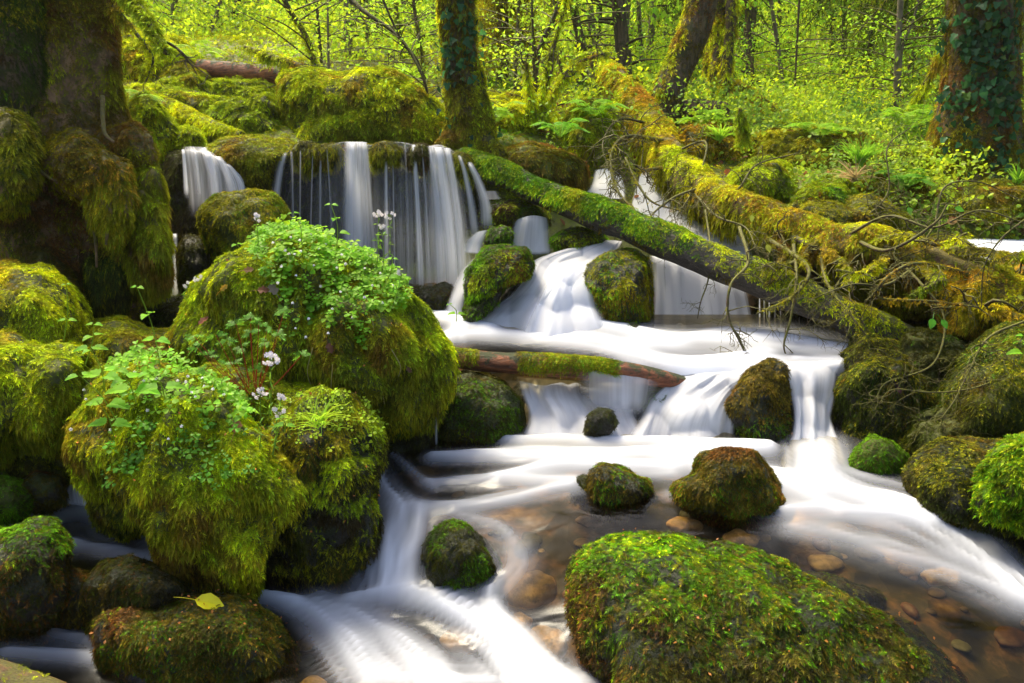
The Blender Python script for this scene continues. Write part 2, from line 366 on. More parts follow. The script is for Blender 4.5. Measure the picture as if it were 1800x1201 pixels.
def tube(P, rad, ns=10, n=None, amp=0., fs=6., lobes=0., seed=0.):
    """P: control points (m,3), rad: radii at them"""
    P = np.asarray(P, float); n = n or max(6, 5 * len(P))
    A = spline(np.concatenate([P, np.asarray(rad, float)[:, None]], 1), n); C = A[:, :3]; r = np.maximum(A[:, 3], .0006)
    T = norm(np.gradient(C, axis=0)); ref = np.array([0, 0, 1.]) if abs(T[:, 2]).mean() < .8 else np.array([0, 1., 0])
    U = norm(np.cross(T, ref)); Wv = np.cross(T, U)
    th = np.arange(ns) * 2 * math.pi / ns
    D = U[:, None] * np.cos(th)[None, :, None] + Wv[:, None] * np.sin(th)[None, :, None]
    rr = r[:, None] * np.ones(ns)
    if lobes: rr = rr * (1 + lobes * np.sin(5 * th + seed)[None] + lobes * .6 * np.sin(3 * th + 1.3 + seed)[None])
    V = (C[:, None] + D * rr[..., None])
    if amp: V = V + D * (fbm(V.reshape(-1, 3), fs, 3, seed).reshape(n, ns) * amp * rr)[..., None]
    V = V.reshape(-1, 3)
    i = np.arange(n - 1)[:, None] * ns + np.arange(ns)[None]; j = np.arange(n - 1)[:, None] * ns + ((np.arange(ns) + 1) % ns)[None]
    Q = np.stack([i, j, j + ns, i + ns], -1).reshape(-1, 4)
    V = np.concatenate([V, C[:1], C[-1:]]); a = np.arange(ns); b = (a + 1) % ns; o = (n - 1) * ns; k = n * ns
    TT = np.concatenate([Q[:, [0, 1, 2]], Q[:, [0, 2, 3]], np.stack([np.full(ns, k), b, a], -1), np.stack([np.full(ns, k + 1), o + a, o + b], -1)])
    cc = V[TT].mean(1); nn = np.cross(V[TT[:, 1]] - V[TT[:, 0]], V[TT[:, 2]] - V[TT[:, 0]])
    ax = C[np.clip((TT[:, 0] // ns), 0, n - 1)]
    if (nn * (cc - ax)).sum() < 0: TT = TT[:, ::-1]
    return V, np.ascontiguousarray(TT)
def merge(L):
    V = []; Fc = []; o = 0
    for v, f in L: V.append(v); Fc.append(f + o); o += len(v)
    return np.concatenate(V), np.concatenate(Fc)
def pxs(L): return np.array([at(a, b, c) for a, b, c in L])
def bvh(V, T): return BVHTree.FromPolygons([tuple(v) for v in V.tolist()], T.tolist())
def hit(tree, px, py):
    d = FW + RT * ((px - 900) / F) + UP * ((600.5 - py) / F); d = d / np.linalg.norm(d)
    h = tree.ray_cast(Vector(CAM), Vector(d))
    return (None, None) if h[0] is None else (np.array(h[0]), np.array(h[1]))

# ------------------------------------------------------------------ the ground
def tps(pts, lam=.02):
    pts = np.asarray(pts, float); X = pts[:, :2]; n = len(X)
    def U(d2): return .5 * d2 * np.log(d2 + 1e-9)
    K = U(((X[:, None] - X[None]) ** 2).sum(-1)) + lam * np.eye(n)
    A = np.zeros((n + 3, n + 3)); A[:n, :n] = K; A[:n, n] = 1; A[:n, n + 1:] = X; A[n, :n] = 1; A[n + 1:, :n] = X.T
    w = np.linalg.solve(A, np.concatenate([pts[:, 2], np.zeros(3)]))
    def f(x, y):
        q = np.stack([np.ravel(x), np.ravel(y)], 1)
        return (U(((q[:, None] - X[None]) ** 2).sum(-1)) @ w[:n] + w[n] + q @ w[n + 1:]).reshape(np.shape(x))
    return f
G = [tuple(at(*p)) for p in [
    (230, 260, 6.0), (330, 225, 6.6), (420, 170, 8.0), (300, 130, 8.6), (450, 130, 9.2), (230, 80, 10), (560, 150, 9), (700, 150, 9),
    (500, 258, 6.3), (650, 258, 6.5), (780, 262, 6.5), (900, 215, 7.2), (900, 270, 6.3), (1000, 190, 8.5), (1000, 290, 6.4), (1180, 225, 7.6), (1300, 225, 7.4),
    (1350, 300, 6.3), (1450, 360, 5.6), (1550, 290, 6.6), (1500, 215, 9), (1750, 210, 9.5), (1700, 330, 6.6), (1600, 400, 5.4), (1780, 360, 5.6),
    (60, 300, 6.5), (0, 150, 9), (1850, 300, 7), (-200, 250, 7), (2000, 250, 8)]]
G += [(-6, 14, 3.3), (-2, 14, 3.0), (2, 14, 2.7), (6, 14, 2.4), (10, 14, 2.7), (-12, 20, 4.8), (-5, 22, 4.6), (0, 22, 4.2), (6, 22, 3.7), (13, 20, 4.1),
      (-16, 34, 8.2), (-5, 34, 7.8), (5, 34, 7.2), (16, 34, 7.2), (-20, 46, 12), (0, 46, 12), (20, 46, 12),
      (-.5, 3.5, .02), (-.6, 3.2, 0), (-.5, 3.9, .12), (-1.5, 1.2, -.35), (0, 1.2, -.35), (1.5, 1.2, -.3), (-1, 2.2, -.25), (0, 2.2, -.25), (.6, 2.4, -.12), (1.3, 2.3, .0), (0, 2.9, .05), (1, 2.9, .08), (-1.1, 2.7, -.2),
      (0, 3.4, .10), (1, 3.4, .1), (.4, 3.9, .22), (1.2, 4.0, .22), (0, 4.3, .38), (1, 4.4, .2), (.3, 4.9, .7), (.8, 5.1, .5), (1.2, 5.6, 1.0), (1.1, 6.1, 1.2), (-.9, 5.0, .5), (-.2, 5.0, .5),
      (-2, 5.0, .4), (-2.2, 3.2, .2), (-3.4, 3.2, .5), (-3, 2, .1), (2.3, 3.6, .22), (3.2, 3.8, .9), (3, 2.4, .25), (2.0, 2.4, -.1), (3, 5.2, .85), (2.3, 4.6, .2), (1.6, 4.8, .12), (1.2, 5.0, .2), (1.4, 4.6, .15), (.9, 4.75, .25), (3.6, 5.2, .85),
      (-8, 4, 1.6), (8, 4, 1.8), (-8, 1, 1), (8, 1, 1)]
ground_z = tps(G, .01)
def grid(xs, ys, zf):
    X, Y = np.meshgrid(xs, ys, indexing='ij'); Z = zf(X, Y); V = np.stack([X, Y, Z], -1).reshape(-1, 3)
    n, m = len(xs), len(ys); i = (np.arange(n - 1)[:, None] * m + np.arange(m - 1)[None]).ravel()
    return V, np.stack([i, i + m, i + m + 1, i + 1], -1)
def gz(X, Y):
    z = ground_z(X, Y); P = np.stack([X, Y, z], -1)
    f = np.clip((Y - 4.8) / 2, 0, 1)
    z = z + f * (.10 * fbm(P, 1.6, 4) + .16 * fbm(P, .5, 2, 3.)) + (1 - f) * .05 * fbm(P, 3.5, 3)
    return z
gx = np.concatenate([np.arange(-30, -5, .6), np.arange(-5, 6, .06), np.arange(6, 31, .6)])
gy = np.concatenate([np.arange(.2, 10, .06), np.arange(10, 50, .3)])
GV, GF = grid(gx, gy, gz)
near = GV[GF].mean(1)[:, 1] < 5.35
nl = near & (abs(GV[GF].mean(1)[:, 0] - .2) < 1.9)
tag(make('stream_bed', GV, GF[nl], M_BED, smooth=True), kind='structure', label='brown pebbly stream bed under clear shallow water')
gT = GF[~nl]
ground = tag(make('ground', GV, gT, M_GND, smooth=True), kind='structure', label='mossy forest floor rising behind the stream')

# ------------------------------------------------------------------ water
Wp = [ # px, py, z of the water surface
    (560, 1200, 0), (800, 1200, 0), (1000, 1200, 0), (1100, 1190, 0), (700, 1060, .01), (560, 1050, .01), (870, 1090, .02), (1000, 1150, .02), (300, 1100, .0), (480, 1080, .0),
    (690, 960, .13), (660, 860, .21), (760, 930, .20), (900, 960, .17), (880, 1030, .09), (960, 1060, .06), (960, 940, .2), (800, 880, .235),
    (700, 830, .25), (800, 790, .26), (900, 800, .26), (1100, 790, .265), (1250, 800, .27), (1430, 810, .27), (1560, 850, .26), (1100, 900, .24), (1300, 940, .23), (1500, 930, .24),
    (1550, 1010, .2), (1700, 1000, .19), (1790, 1080, .15), (1700, 1180, .1), (1650, 1110, .14), (1900, 1180, .08), (1900, 1000, .2),
    (60, 960, .10), (160, 900, .13), (250, 960, .09), (340, 1020, .05), (420, 1040, .03), (20, 910, .13), (200, 1170, -.02), (100, 1150, -.02), (0, 1160, 0), (50, 830, .17), (-100, 950, .12), (140, 1110, .0)]
water_z = tps([tuple(atz(*p)) for p in Wp] + [(-3, 1, 0), (0, 1, 0), (3, 1, 0), (0, 4, .26), (2, 4, .27), (-3, 4, .2)], .004)
def seg_foam(px, py, strokes):
    f = np.zeros(len(px))
    for st in strokes:
        pts, w, amt = st[:3]; ax = st[3] if len(st) > 3 else 1.6
        P = spline(pts, 13 * len(pts)); best = np.full(len(px), 1e9); al = 0; pr = 0; sw = 0; acc = 0
        for k in range(len(P) - 1):
            a, b = P[k], P[k + 1]; e = b - a; l = np.linalg.norm(e) + 1e-6; u = e / l
            dx, dy = px - a[0], py - a[1]; t = np.clip(dx * u[0] + dy * u[1], 0, l)
            d = np.hypot(dx - t * u[0], (dy - t * u[1]) * ax); best = np.minimum(best, d)
            w_ = 1 / (d * d + 64.) ** 2; sw = sw + w_; al = al + w_ * (acc + t); pr = pr + w_ * (dx * -u[1] + dy * u[0]); acc += l
        al = al / sw; pr = pr / sw
        ww = np.interp(al / max(acc, 1), np.linspace(0, 1, len(w)), w) if hasattr(w, '__len__') else w
        g = np.exp(-(best / ww) ** 2)
        n = noise(np.stack([pr / 16., al / 150., np.full(len(px), len(pts) * 1.)], -1)) * .5 + .5 * noise(np.stack([pr / 7., al / 90., np.full(len(px), 3.)], -1))
        f = 1 - (1 - f) * (1 - np.clip(g * amt * .80 * (1 + 1.15 * n * (1 - .3 * g)), 0, 1))
    return f
foam_low = [
    ([(890, 776), (1050, 778), (1200, 784), (1350, 792)], 15, .92),
    ([(760, 805), (950, 805), (1150, 800), (1300, 805)], [14, 22, 26, 32], .95), ([(1200, 815), (1330, 840), (1420, 860)], 36, .8),
    ([(880, 842), (1000, 822), (1180, 828)], 22, .7), ([(760, 850), (900, 845), (1010, 850)], 20, .45),
    ([(1430, 800), (1440, 840), (1500, 875), (1600, 905), (1720, 975), (1820, 1060)], [44, 54, 54, 42, 34, 28], .9), ([(1480, 905), (1560, 912), (1640, 925)], 16, .9),
    ([(1400, 930), (1520, 960), (1680, 1010), (1800, 1060)], [24, 34, 34, 34], .42), ([(1180, 870), (1240, 880)], 20, .2), ([(1390, 900), (1450, 900)], 40, .6),
    ([(655, 810), (672, 860), (700, 905), (690, 960), (690, 1030)], [14, 24, 34, 44, 46], .92), ([(700, 895), (800, 895), (900, 880), (1000, 860)], [26, 18, 20, 20], .62),
    ([(800, 905), (880, 935), (905, 990), (880, 1030)], [16, 24, 30, 30], .40), ([(740, 905), (730, 960), (700, 1000)], 22, .5),
    ([(620, 1055), (700, 1050), (790, 1070), (880, 1130), (960, 1220)], [20, 34, 44, 60, 60], .92), ([(470, 1050), (540, 1080), (600, 1130), (640, 1190)], [12, 26, 44, 50], .75),
    ([(560, 1060), (640, 1100), (720, 1160), (760, 1220)], [26, 40, 46, 60], .72), ([(860, 1040), (880, 1100), (930, 1180), (1000, 1220)], [12, 20, 34, 50], .85), ([(700, 1200), (840, 1205)], 50, .5),
    ([(0, 930), (80, 915), (160, 905), (250, 950), (330, 1010), (430, 1045)], [18, 26, 34, 34, 24, 16], 1.), ([(130, 960), (250, 985), (340, 1020), (430, 1046), (520, 1062)], [24, 20, 14, 14, 18], .8),
    ([(100, 1115), (200, 1140), (260, 1180)], 26, .45), ([(690, 800), (760, 860)], 10, .25), ([(300, 960), (200, 1010), (130, 1040)], 14, .2), ([(1040, 1010), (1000, 1120)], 8, .2), ([(200, 870), (130, 900)], 18, .5), ([(20, 1150), (160, 1160)], 26, .5), ([(90, 940), (60, 1000), (130, 960)], 20, .4)]
WV, WF = grid(np.arange(-2.6, 3.2, .018), np.arange(1.3, 3.85, .018), lambda x, y: water_z(x, y))
wx, wy = proj(WV); fo = seg_foam(wx, wy, foam_low)
WV[:, 2] += .045 * fo + .006 * fbm(WV * np.array([1, 2.5, 1]), 5, 3)
tag(make('stream_water', WV, WF, M_WATER, smooth=True, attrs={'foam': fo}), kind='structure', label='clear stream pool with white foam sweeping between the boulders')
# the shelf above the red log
Z2 = .53
up_z = tps([tuple(atz(*p)) for p in [(800, 600, .56), (900, 620, Z2), (1100, 640, Z2), (1200, 670, Z2 - .02), (1350, 640, Z2), (1470, 640, Z2), (850, 580, .58), (1050, 590, .58), (1250, 590, .57), (1450, 600, .56)]], .002)
V2, F2 = grid(np.arange(-1.3, 2.3, .02), np.arange(3.82, 5.5, .02), lambda x, y: np.where(y < 4.75, np.clip(up_z(x, np.minimum(y, 4.75)), .45, .60), .53))
ux, uy = proj(V2)
fo2 = seg_foam(ux, uy, [([(790, 590), (900, 592), (1050, 602), (1200, 640), (1340, 630)], [18, 18, 26, 34, 30], .95), ([(1120, 606), (1300, 596), (1480, 614)], 28, 1.), ([(1200, 640), (1300, 640), (1370, 645)], 24, .8), ([(1400, 635), (1480, 640)], 16, .7), ([(780, 560), (860, 580)], 20, .9), ([(660, 540), (740, 545), (800, 558), (800, 590)], [14, 20, 22, 20], .8), ([(1200, 662), (1330, 655)], 14, .8), ([(1040, 570), (1180, 600)], 26, .9)])
fo2 *= np.clip(1 - seg_foam(ux, uy, [([(850, 622), (940, 632), (1010, 634)], 9, .8, 2.2)]), 0, 1)
V2[:, 2] += .03 * fo2; V2[:, 2] -= 9 * np.clip(3.90 + .03 * noise(V2 * [6, 0, 0]) - V2[:, 1], 0, 1) ** 2
tag(make('stream_water', V2, F2, M_WATER, smooth=True, attrs={'foam': fo2}), kind='structure', label='white churning shelf of water above the red log')
# small pools higher up
def pool(poly, z, f=.9, label=None):
    P = np.array([atz(a, b, z) for a, b in poly]); x0, y0 = P[:, 0].min(), P[:, 1].min(); x1, y1 = P[:, 0].max(), P[:, 1].max()
    st = max(.02, (x1 - x0) / 60); V, Q = grid(np.arange(x0, x1 + st, st), np.arange(y0, y1 + st, st), lambda x, y: z + 0 * x)
    c = V[Q].mean(1); k = inpoly(c[:, 0], c[:, 1], P[:, :2])
    dmin = np.full(len(V), 9.)
    for a_, b_ in zip(P[:, :2], np.roll(P[:, :2], -1, 0)):
        e_ = b_ - a_; t_ = np.clip(((V[:, :2] - a_) @ e_) / (e_ @ e_), 0, 1); dmin = np.minimum(dmin, np.linalg.norm(V[:, :2] - a_ - t_[:, None] * e_, axis=1))
    fo = np.clip((f + .35 * fbm(V * np.array([1, 3, 1]), 4, 3)) * np.clip(dmin / .12, 0, 1), 0, 1)
    tag(make('stream_water', V, Q[k], M_WATER, smooth=True, attrs={'foam': fo}), kind='structure', label=label)
pool([(1600, 402), (1700, 398), (1800, 396), (1900, 400), (1900, 470), (1800, 462), (1730, 460), (1650, 450)], .98, 1., 'white water of the side channel at the right edge')

def veil(rows, dens, nu=40, nv=50, wob=.012, fade=.18, us=None, name='waterfall', label=None, vend=(.06, .10), seed=0., edge=None):
    """rows: lists of (px, py, Y) from the lip down, each with the same number of points across; dens: grid or number"""
    A = np.array([[at(*p) for p in r] for r in rows])                 # rows x cols x 3
    B = np.stack([spline(A[i], nu) for i in range(len(A))])           # rows x nu x 3
    Cc = np.stack([spline(B[:, j], nv) for j in range(nu)], 1)        # nv x nu x 3
    u = np.linspace(0, 1, nu); v = np.linspace(0, 1, nv)
    wid_m = np.linalg.norm(np.diff(Cc.mean(0), axis=0), axis=1).sum(); len_m = np.linalg.norm(np.diff(Cc.mean(1), axis=0), axis=1).sum()
    n = noise(np.stack([np.broadcast_to(u * wid_m * 22, (nv, nu)), np.broadcast_to(v[:, None] * 1.2, (nv, nu)), np.full((nv, nu), seed)], -1))
    Cc[..., 1] -= wob * n * np.clip(v[:, None] * 4, 0, 1)
    if wob >= .03:                                                      # water humping over hidden stones
        q = Cc.reshape(-1, 3); hb = np.clip(.45 - worley(q * np.array([1, .6, 1.]), 5.5, seed), -.4, .45).reshape(nv, nu) * np.clip(v[:, None] * 5, 0, 1)
        Cc[..., 1] -= .09 * hb; Cc[..., 2] += .03 * hb
    D = np.ones((nv, nu)) * (dens if np.isscalar(dens) else 1)
    if not np.isscalar(dens):
        dd = dens
        t = np.stack([np.interp(u, np.linspace(0, 1, np.size(r)), np.atleast_1d(r)) for r in dd]); D = np.stack([np.interp(v, np.linspace(0, 1, len(dd)), t[:, j]) for j in range(nu)], 1)
    sm = lambda x: np.clip(x, 0, 1) ** 2 * (3 - 2 * np.clip(x, 0, 1))
    D = D * sm(np.minimum(u, 1 - u) / fade)[None] * sm((v + .002) / max(vend[0], 1e-3))[:, None] * (sm((1 - v) / vend[1])[:, None] if vend[1] > 0 else 1)
    i = (np.arange(nv - 1)[:, None] * nu + np.arange(nu - 1)[None]).ravel(); Q = np.stack([i, i + 1, i + nu + 1, i + nu], -1)
    U = np.stack(np.broadcast_arrays(u[None] * wid_m + seed * 3.1, v[:, None] * len_m + 0 * u[None]), -1).reshape(-1, 2)
    return Cc.reshape(-1, 3), Q, D.ravel(), U
def falls(name, label, L, mt=None):
    V = []; Q = []; D = []; U = []; o = 0
    for v, q, d, u in L: V.append(v); Q.append(q + o); D.append(d); U.append(u); o += len(v)
    return tag(make(name, np.concatenate(V), np.concatenate(Q), mt or M_VEIL, smooth=True, attrs={'dens': np.concatenate(D)}, uv=np.concatenate(U)), kind='structure', label=label)
def strand(x0, y0, w0, x1, y1, w1, Y0, Y1, den, curve=0, **k):
    """one rope of falling water, thrown forward over the lip"""
    r = []
    for t in (-.06, 0, .06, .25, .6, 1):
        tt = max(t, 0); x = x0 + (x1 - x0) * tt ** .8 + curve * math.sin(math.pi * tt); y = y0 + (y1 - y0) * tt + (-1 if t < 0 else 0); w = w0 + (w1 - w0) * tt
        Y = Y0 + (.09 if t < 0 else (.03 if t == 0 else 0)) + (Y1 - Y0) * tt ** .5
        r.append([(x - w / 2, y, Y), (x, y, Y - .012), (x + w / 2, y, Y)])
    return veil(r, den, nu=max(10, int(w1 / 3)), nv=44, wob=.01, fade=.4, seed=x0 * .01, vend=(.05, .12), **k)
# big fall over the ledge
BF = [(478, 272, 490, 440), (520, 256, 520, 470), (560, 259, 560, 490), (610, 250, 612, 520), (655, 256, 655, 530), (700, 251, 705, 560), (740, 259, 750, 575), (778, 258, 795, 585), (815, 278, 845, 545)]
L = [veil([[(a, b - 1, 5.60) for a, b, c, d in BF], [(a, b, 5.51) for a, b, c, d in BF], [(a, b + 14, 5.45) for a, b, c, d in BF], [(a * .5 + c * .5, (b + d) / 2, 5.34) for a, b, c, d in BF], [(c, d, 5.30) for a, b, c, d in BF]],
          [[.03, .04, .10, .05, .12, .1], [.03, .04, .10, .06, .14, .12], [.04, .07, .20, .16, .32, .22], [.1, .14, .34, .32, .55, .4]], nu=150, nv=60, fade=.04, seed=1.)]
for a in [(499, 268, 16, 482, 440, 26, .75, -6), (512, 266, 7, 516, 450, 10, .3, 0), (528, 262, 4, 527, 440, 6, .3, 0), (550, 262, 3, 545, 440, 6, .25, 0), (564, 258, 5, 562, 440, 8, .45, 0), (574, 258, 3, 585, 440, 6, .25, 0),
          (624, 251, 40, 628, 520, 62, 1.0, 0), (615, 251, 20, 612, 520, 30, .6, 0), (640, 252, 14, 655, 520, 30, .5, 0), (678, 254, 7, 679, 540, 10, .6, 0), (690, 256, 5, 694, 530, 6, .25, 0), (727, 256, 10, 742, 540, 16, .8, 0), (712, 256, 4, 719, 540, 8, .25, 0), (741, 256, 4, 757, 540, 12, .3, 0),
          (770, 260, 26, 800, 575, 48, 1.0, 4), (758, 259, 14, 778, 580, 32, .7, 2), (785, 262, 16, 812, 520, 30, .75, 4), (806, 272, 10, 836, 430, 24, .6, 4), (822, 284, 14, 856, 410, 34, .8, 8)]:
    L.append(strand(a[0], a[1], a[2], a[3], a[4], a[5], 5.43, 5.28, a[6], a[7]))
falls('waterfall', 'broad curtain of thin white strands over the mossy ledge', L)
# left fall
L = [veil([[(320, 257, 5.75), (345, 257, 5.75), (370, 259, 5.75), (392, 264, 5.75)], [(318, 262, 5.5), (350, 266, 5.5), (385, 276, 5.5), (405, 290, 5.5)], [(318, 268, 5.42), (352, 272, 5.4), (392, 284, 5.4), (412, 298, 5.4)], [(322, 310, 5.36), (358, 310, 5.34), (408, 312, 5.32), (430, 318, 5.34)], [(330, 385, 5.32), (362, 385, 5.28), (414, 380, 5.28), (438, 370, 5.3)]], [[.1, .3, .4, .2], [.5, .8, .9, .7], [.35, .5, .9, .7], [.4, .6, .9, .75]], nu=60, seed=4., fade=.12)]
for a in [(322, 264, 7, 328, 350, 12, .8, 0), (362, 268, 18, 378, 360, 26, 1., 3), (382, 276, 16, 410, 350, 26, 1., 4), (398, 288, 12, 426, 345, 20, .9, 4), (342, 266, 8, 350, 355, 14, .5, 0)]:
    L.append(strand(*a[:6], 5.38, 5.26, a[6], a[7]))
L.append(strand(306, 412, 12, 307, 530, 24, 4.95, 4.85, .7)); L.append(strand(365, 412, 6, 372, 440, 10, 4.9, 4.85, .4))
L.append(veil([[(352, 262, 5.7), (372, 254, 5.75)], [(340, 268, 5.55), (362, 268, 5.52)]], .9, nu=10, nv=12, fade=.3))
falls('waterfall', 'small bright fall beside the big left tree', L)
# side streams right of the big fall
falls('waterfall', 'narrow runnels slipping past the dark rock at the foot of the big fall', [
    veil([[(835, 408, 5.1), (860, 402, 5.1)], [(815, 425, 5.05), (852, 430, 5.05)], [(810, 445, 5.0), (848, 448, 5.0)]], .8, nu=16, nv=20, fade=.35),
    veil([[(838, 446, 4.95), (856, 452, 4.9)], [(806, 478, 4.85), (834, 490, 4.8)], [(786, 530, 4.7), (820, 520, 4.66)], [(770, 575, 4.62), (818, 575, 4.58)]], [.5, .8, .9, 1.], nu=20, nv=40, fade=.35, vend=(.1, .02)),
    veil([[(905, 385, 5.3), (935, 378, 5.3), (960, 382, 5.3)], [(903, 390, 5.22), (935, 384, 5.2), (965, 388, 5.22)], [(896, 420, 5.16), (932, 420, 5.14), (968, 420, 5.16)], [(893, 446, 5.12), (932, 450, 5.1), (972, 448, 5.12)]], [.9, .75, .8, 1.], nu=36, nv=36, fade=.14)], M_SILK)
# the central cascade
falls('waterfall', 'wide white cascade fanning out in the middle of the stream', [
    veil([[(1045, 426, 5.06), (1072, 422, 5.06), (1096, 424, 5.06)], [(985, 441, 4.98), (1035, 440, 4.96), (1088, 440, 4.97)], [(935, 458, 4.87), (990, 462, 4.83), (1062, 462, 4.84)], [(905, 505, 4.68), (985, 500, 4.62), (1046, 512, 4.66)], [(845, 552, 4.58), (960, 548, 4.5), (1075, 560, 4.56)], [(780, 594, 4.48), (950, 610, 4.36), (1110, 608, 4.44)]],
         [[1., 1.1, 1.], [.8, 1.2, 1.1], [.6, 1.2, 1.3], [.35, 1.1, 1.9, 1.4], [.4, .8, 2.1, 1.8], [1.5, 2.2, 2.4]], nu=90, nv=80, fade=.10, vend=(.02, .0), wob=.03, seed=2.),
    veil([[(985, 462, 4.80), (1020, 458, 4.80), (1060, 458, 4.80)], [(940, 520, 4.58), (995, 510, 4.54), (1050, 525, 4.56)], [(900, 604, 4.36), (990, 606, 4.28), (1090, 606, 4.36)]], [[.8, 1.4, .8], [1., 2., 1.4], [2.4, 2.6, 2.4]], nu=50, nv=50, fade=.3, vend=(.2, 0), wob=.03, seed=12.)], M_SILK)
# sheet to the right, behind the logs
falls('waterfall', 'grey white sheet falling behind the leaning log', [
    veil([[(1140, 448, 5.0), (1200, 462, 5.0), (1260, 485, 5.0), (1310, 505, 5.0)], [(1142, 460, 4.92), (1202, 474, 4.9), (1262, 497, 4.9), (1316, 517, 4.92)], [(1145, 530, 4.84), (1205, 540, 4.8), (1270, 545, 4.8), (1325, 560, 4.84)], [(1140, 612, 4.76), (1205, 615, 4.7), (1280, 618, 4.68), (1340, 620, 4.7)]], [[1.3, 1.8, 2., 1.2], [.8, 1.3, 2.2, .9], [.9, 1.7, 2., 1.1], [1.5, 2.2, 2.2, 1.8]], nu=90, nv=60, fade=.07, vend=(.03, .0), seed=6.)]
    + [strand(x, 515 + (x - 1330) * .55, 3, x + 1, 622, 6, 4.7, 4.66, d) for x, d in [(1335, .8), (1343, .5), (1352, .6), (1362, .35), (1372, .45), (1390, .3), (1405, .4), (1420, .3), (1432, .35)]])
# upper white water seen between the two fallen trees
falls('waterfall', 'white rapids glimpsed behind the fallen trees', [
    veil([[(1045, 298, 6.3), (1070, 296, 6.3), (1092, 305, 6.3)], [(1035, 330, 6.1), (1068, 322, 6.0), (1100, 330, 6.0)], [(1010, 352, 5.9), (1060, 350, 5.85), (1100, 350, 5.8)]], 1.5, nu=24, nv=24, fade=.15, vend=(.05, .05)),
    veil([[(1125, 300, 6.3), (1150, 300, 6.3), (1175, 310, 6.3)], [(1112, 345, 6.0), (1150, 345, 5.95), (1192, 352, 5.9)], [(1105, 385, 5.7), (1160, 395, 5.6), (1230, 390, 5.6)], [(1150, 430, 5.4), (1230, 425, 5.3), (1310, 420, 5.3)], [(1140, 460, 5.0), (1230, 480, 5.0), (1330, 500, 5.0)]], 1.5, nu=40, nv=50, fade=.1, vend=(.05, .02), seed=3.),
    veil([[(850, 335, 5.8), (875, 335, 5.8)], [(845, 352, 5.7), (885, 352, 5.7)]], .5, nu=12, nv=10, fade=.3)], M_SILK)
# cascades below the red log
falls('waterfall', 'white cascades pouring under the red log and over the small rocks', [
    veil([[(900, 660, 3.88), (960, 664, 3.87), (1030, 668, 3.87), (1120, 672, 3.88)], [(912, 690, 3.81), (965, 695, 3.79), (1030, 692, 3.79), (1115, 700, 3.81)], [(925, 740, 3.71), (985, 735, 3.68), (1050, 730, 3.69), (1120, 735, 3.71)], [(890, 800, 3.50), (1000, 806, 3.47), (1080, 800, 3.5), (1150, 800, 3.53)]], [[.2, .8, .15, .7], [.9, 1., .15, 1.], [1.3, 1.6, .5, 1.1], [1.6, 2., 1.5, 1.6]], nu=90, nv=60, fade=.09, vend=(.06, .04), wob=.04, seed=5.),
    veil([[(1010, 640, 3.80), (1090, 644, 3.79), (1170, 668, 3.80)], [(1010, 656, 3.735), (1092, 664, 3.735), (1165, 682, 3.74)], [(1010, 735, 3.66), (1092, 735, 3.66), (1148, 735, 3.68)]], [[.05, .4, .05], [.15, .75, .15], [.1, .9, .2]], nu=60, nv=30, fade=.25, vend=(.3, .25), seed=7.),
    veil([[(1195, 648, 3.97), (1290, 640, 3.97), (1360, 636, 3.97)], [(1195, 660, 3.84), (1290, 655, 3.83), (1360, 648, 3.83)], [(1150, 695, 3.76), (1240, 692, 3.74), (1310, 685, 3.76)], [(1125, 735, 3.66), (1210, 730, 3.63), (1290, 740, 3.66)], [(1100, 775, 3.58), (1200, 785, 3.54), (1300, 795, 3.56)], [(1090, 806, 3.50), (1210, 812, 3.46), (1340, 816, 3.46)]], [[2, 2, 2], [2, 2.2, 2], [1.2, 1.6, 1.8], [.9, .9, 1.2], [1.1, 1., 1.4], [1.8, 1.8, 1.8]], nu=90, nv=70, fade=.08, vend=(.0, .04), wob=.04, seed=8.)], M_SILK)
falls('waterfall', 'single white chute between the tall rock and the right bank', [
    veil([[(1345, 634, 3.98), (1420, 630, 3.98), (1490, 628, 3.98)], [(1360, 650, 3.83), (1425, 648, 3.82), (1484, 645, 3.83)], [(1384, 690, 3.74), (1428, 690, 3.72), (1472, 690, 3.74)], [(1388, 750, 3.60), (1426, 755, 3.58), (1468, 750, 3.60)], [(1365, 822, 3.42), (1425, 830, 3.38), (1490, 820, 3.42)]], [[2, 2, 2], [1.9, 1.4, 1.4], [1.3, .55, 1.1], [1.3, 1.1, 1.4], [2, 2, 2]], nu=60, nv=70, fade=.12, vend=(.0, .03), wob=.03, seed=9.)], M_SILK)
falls('waterfall', 'thin trickles dripping under the flowered boulder', [strand(708, 720, 8, 712, 800, 14, 3.5, 3.46, .35), strand(765, 690, 5, 767, 795, 8, 3.52, 3.5, .55), strand(742, 740, 8, 742, 800, 14, 3.55, 3.52, .3),
    veil([[(118, 852, 3.0), (150, 850, 3.0)], [(112, 862, 2.93), (150, 865, 2.93)], [(112, 888, 2.88), (160, 895, 2.88)]], .6, nu=20, nv=20, fade=.25)])

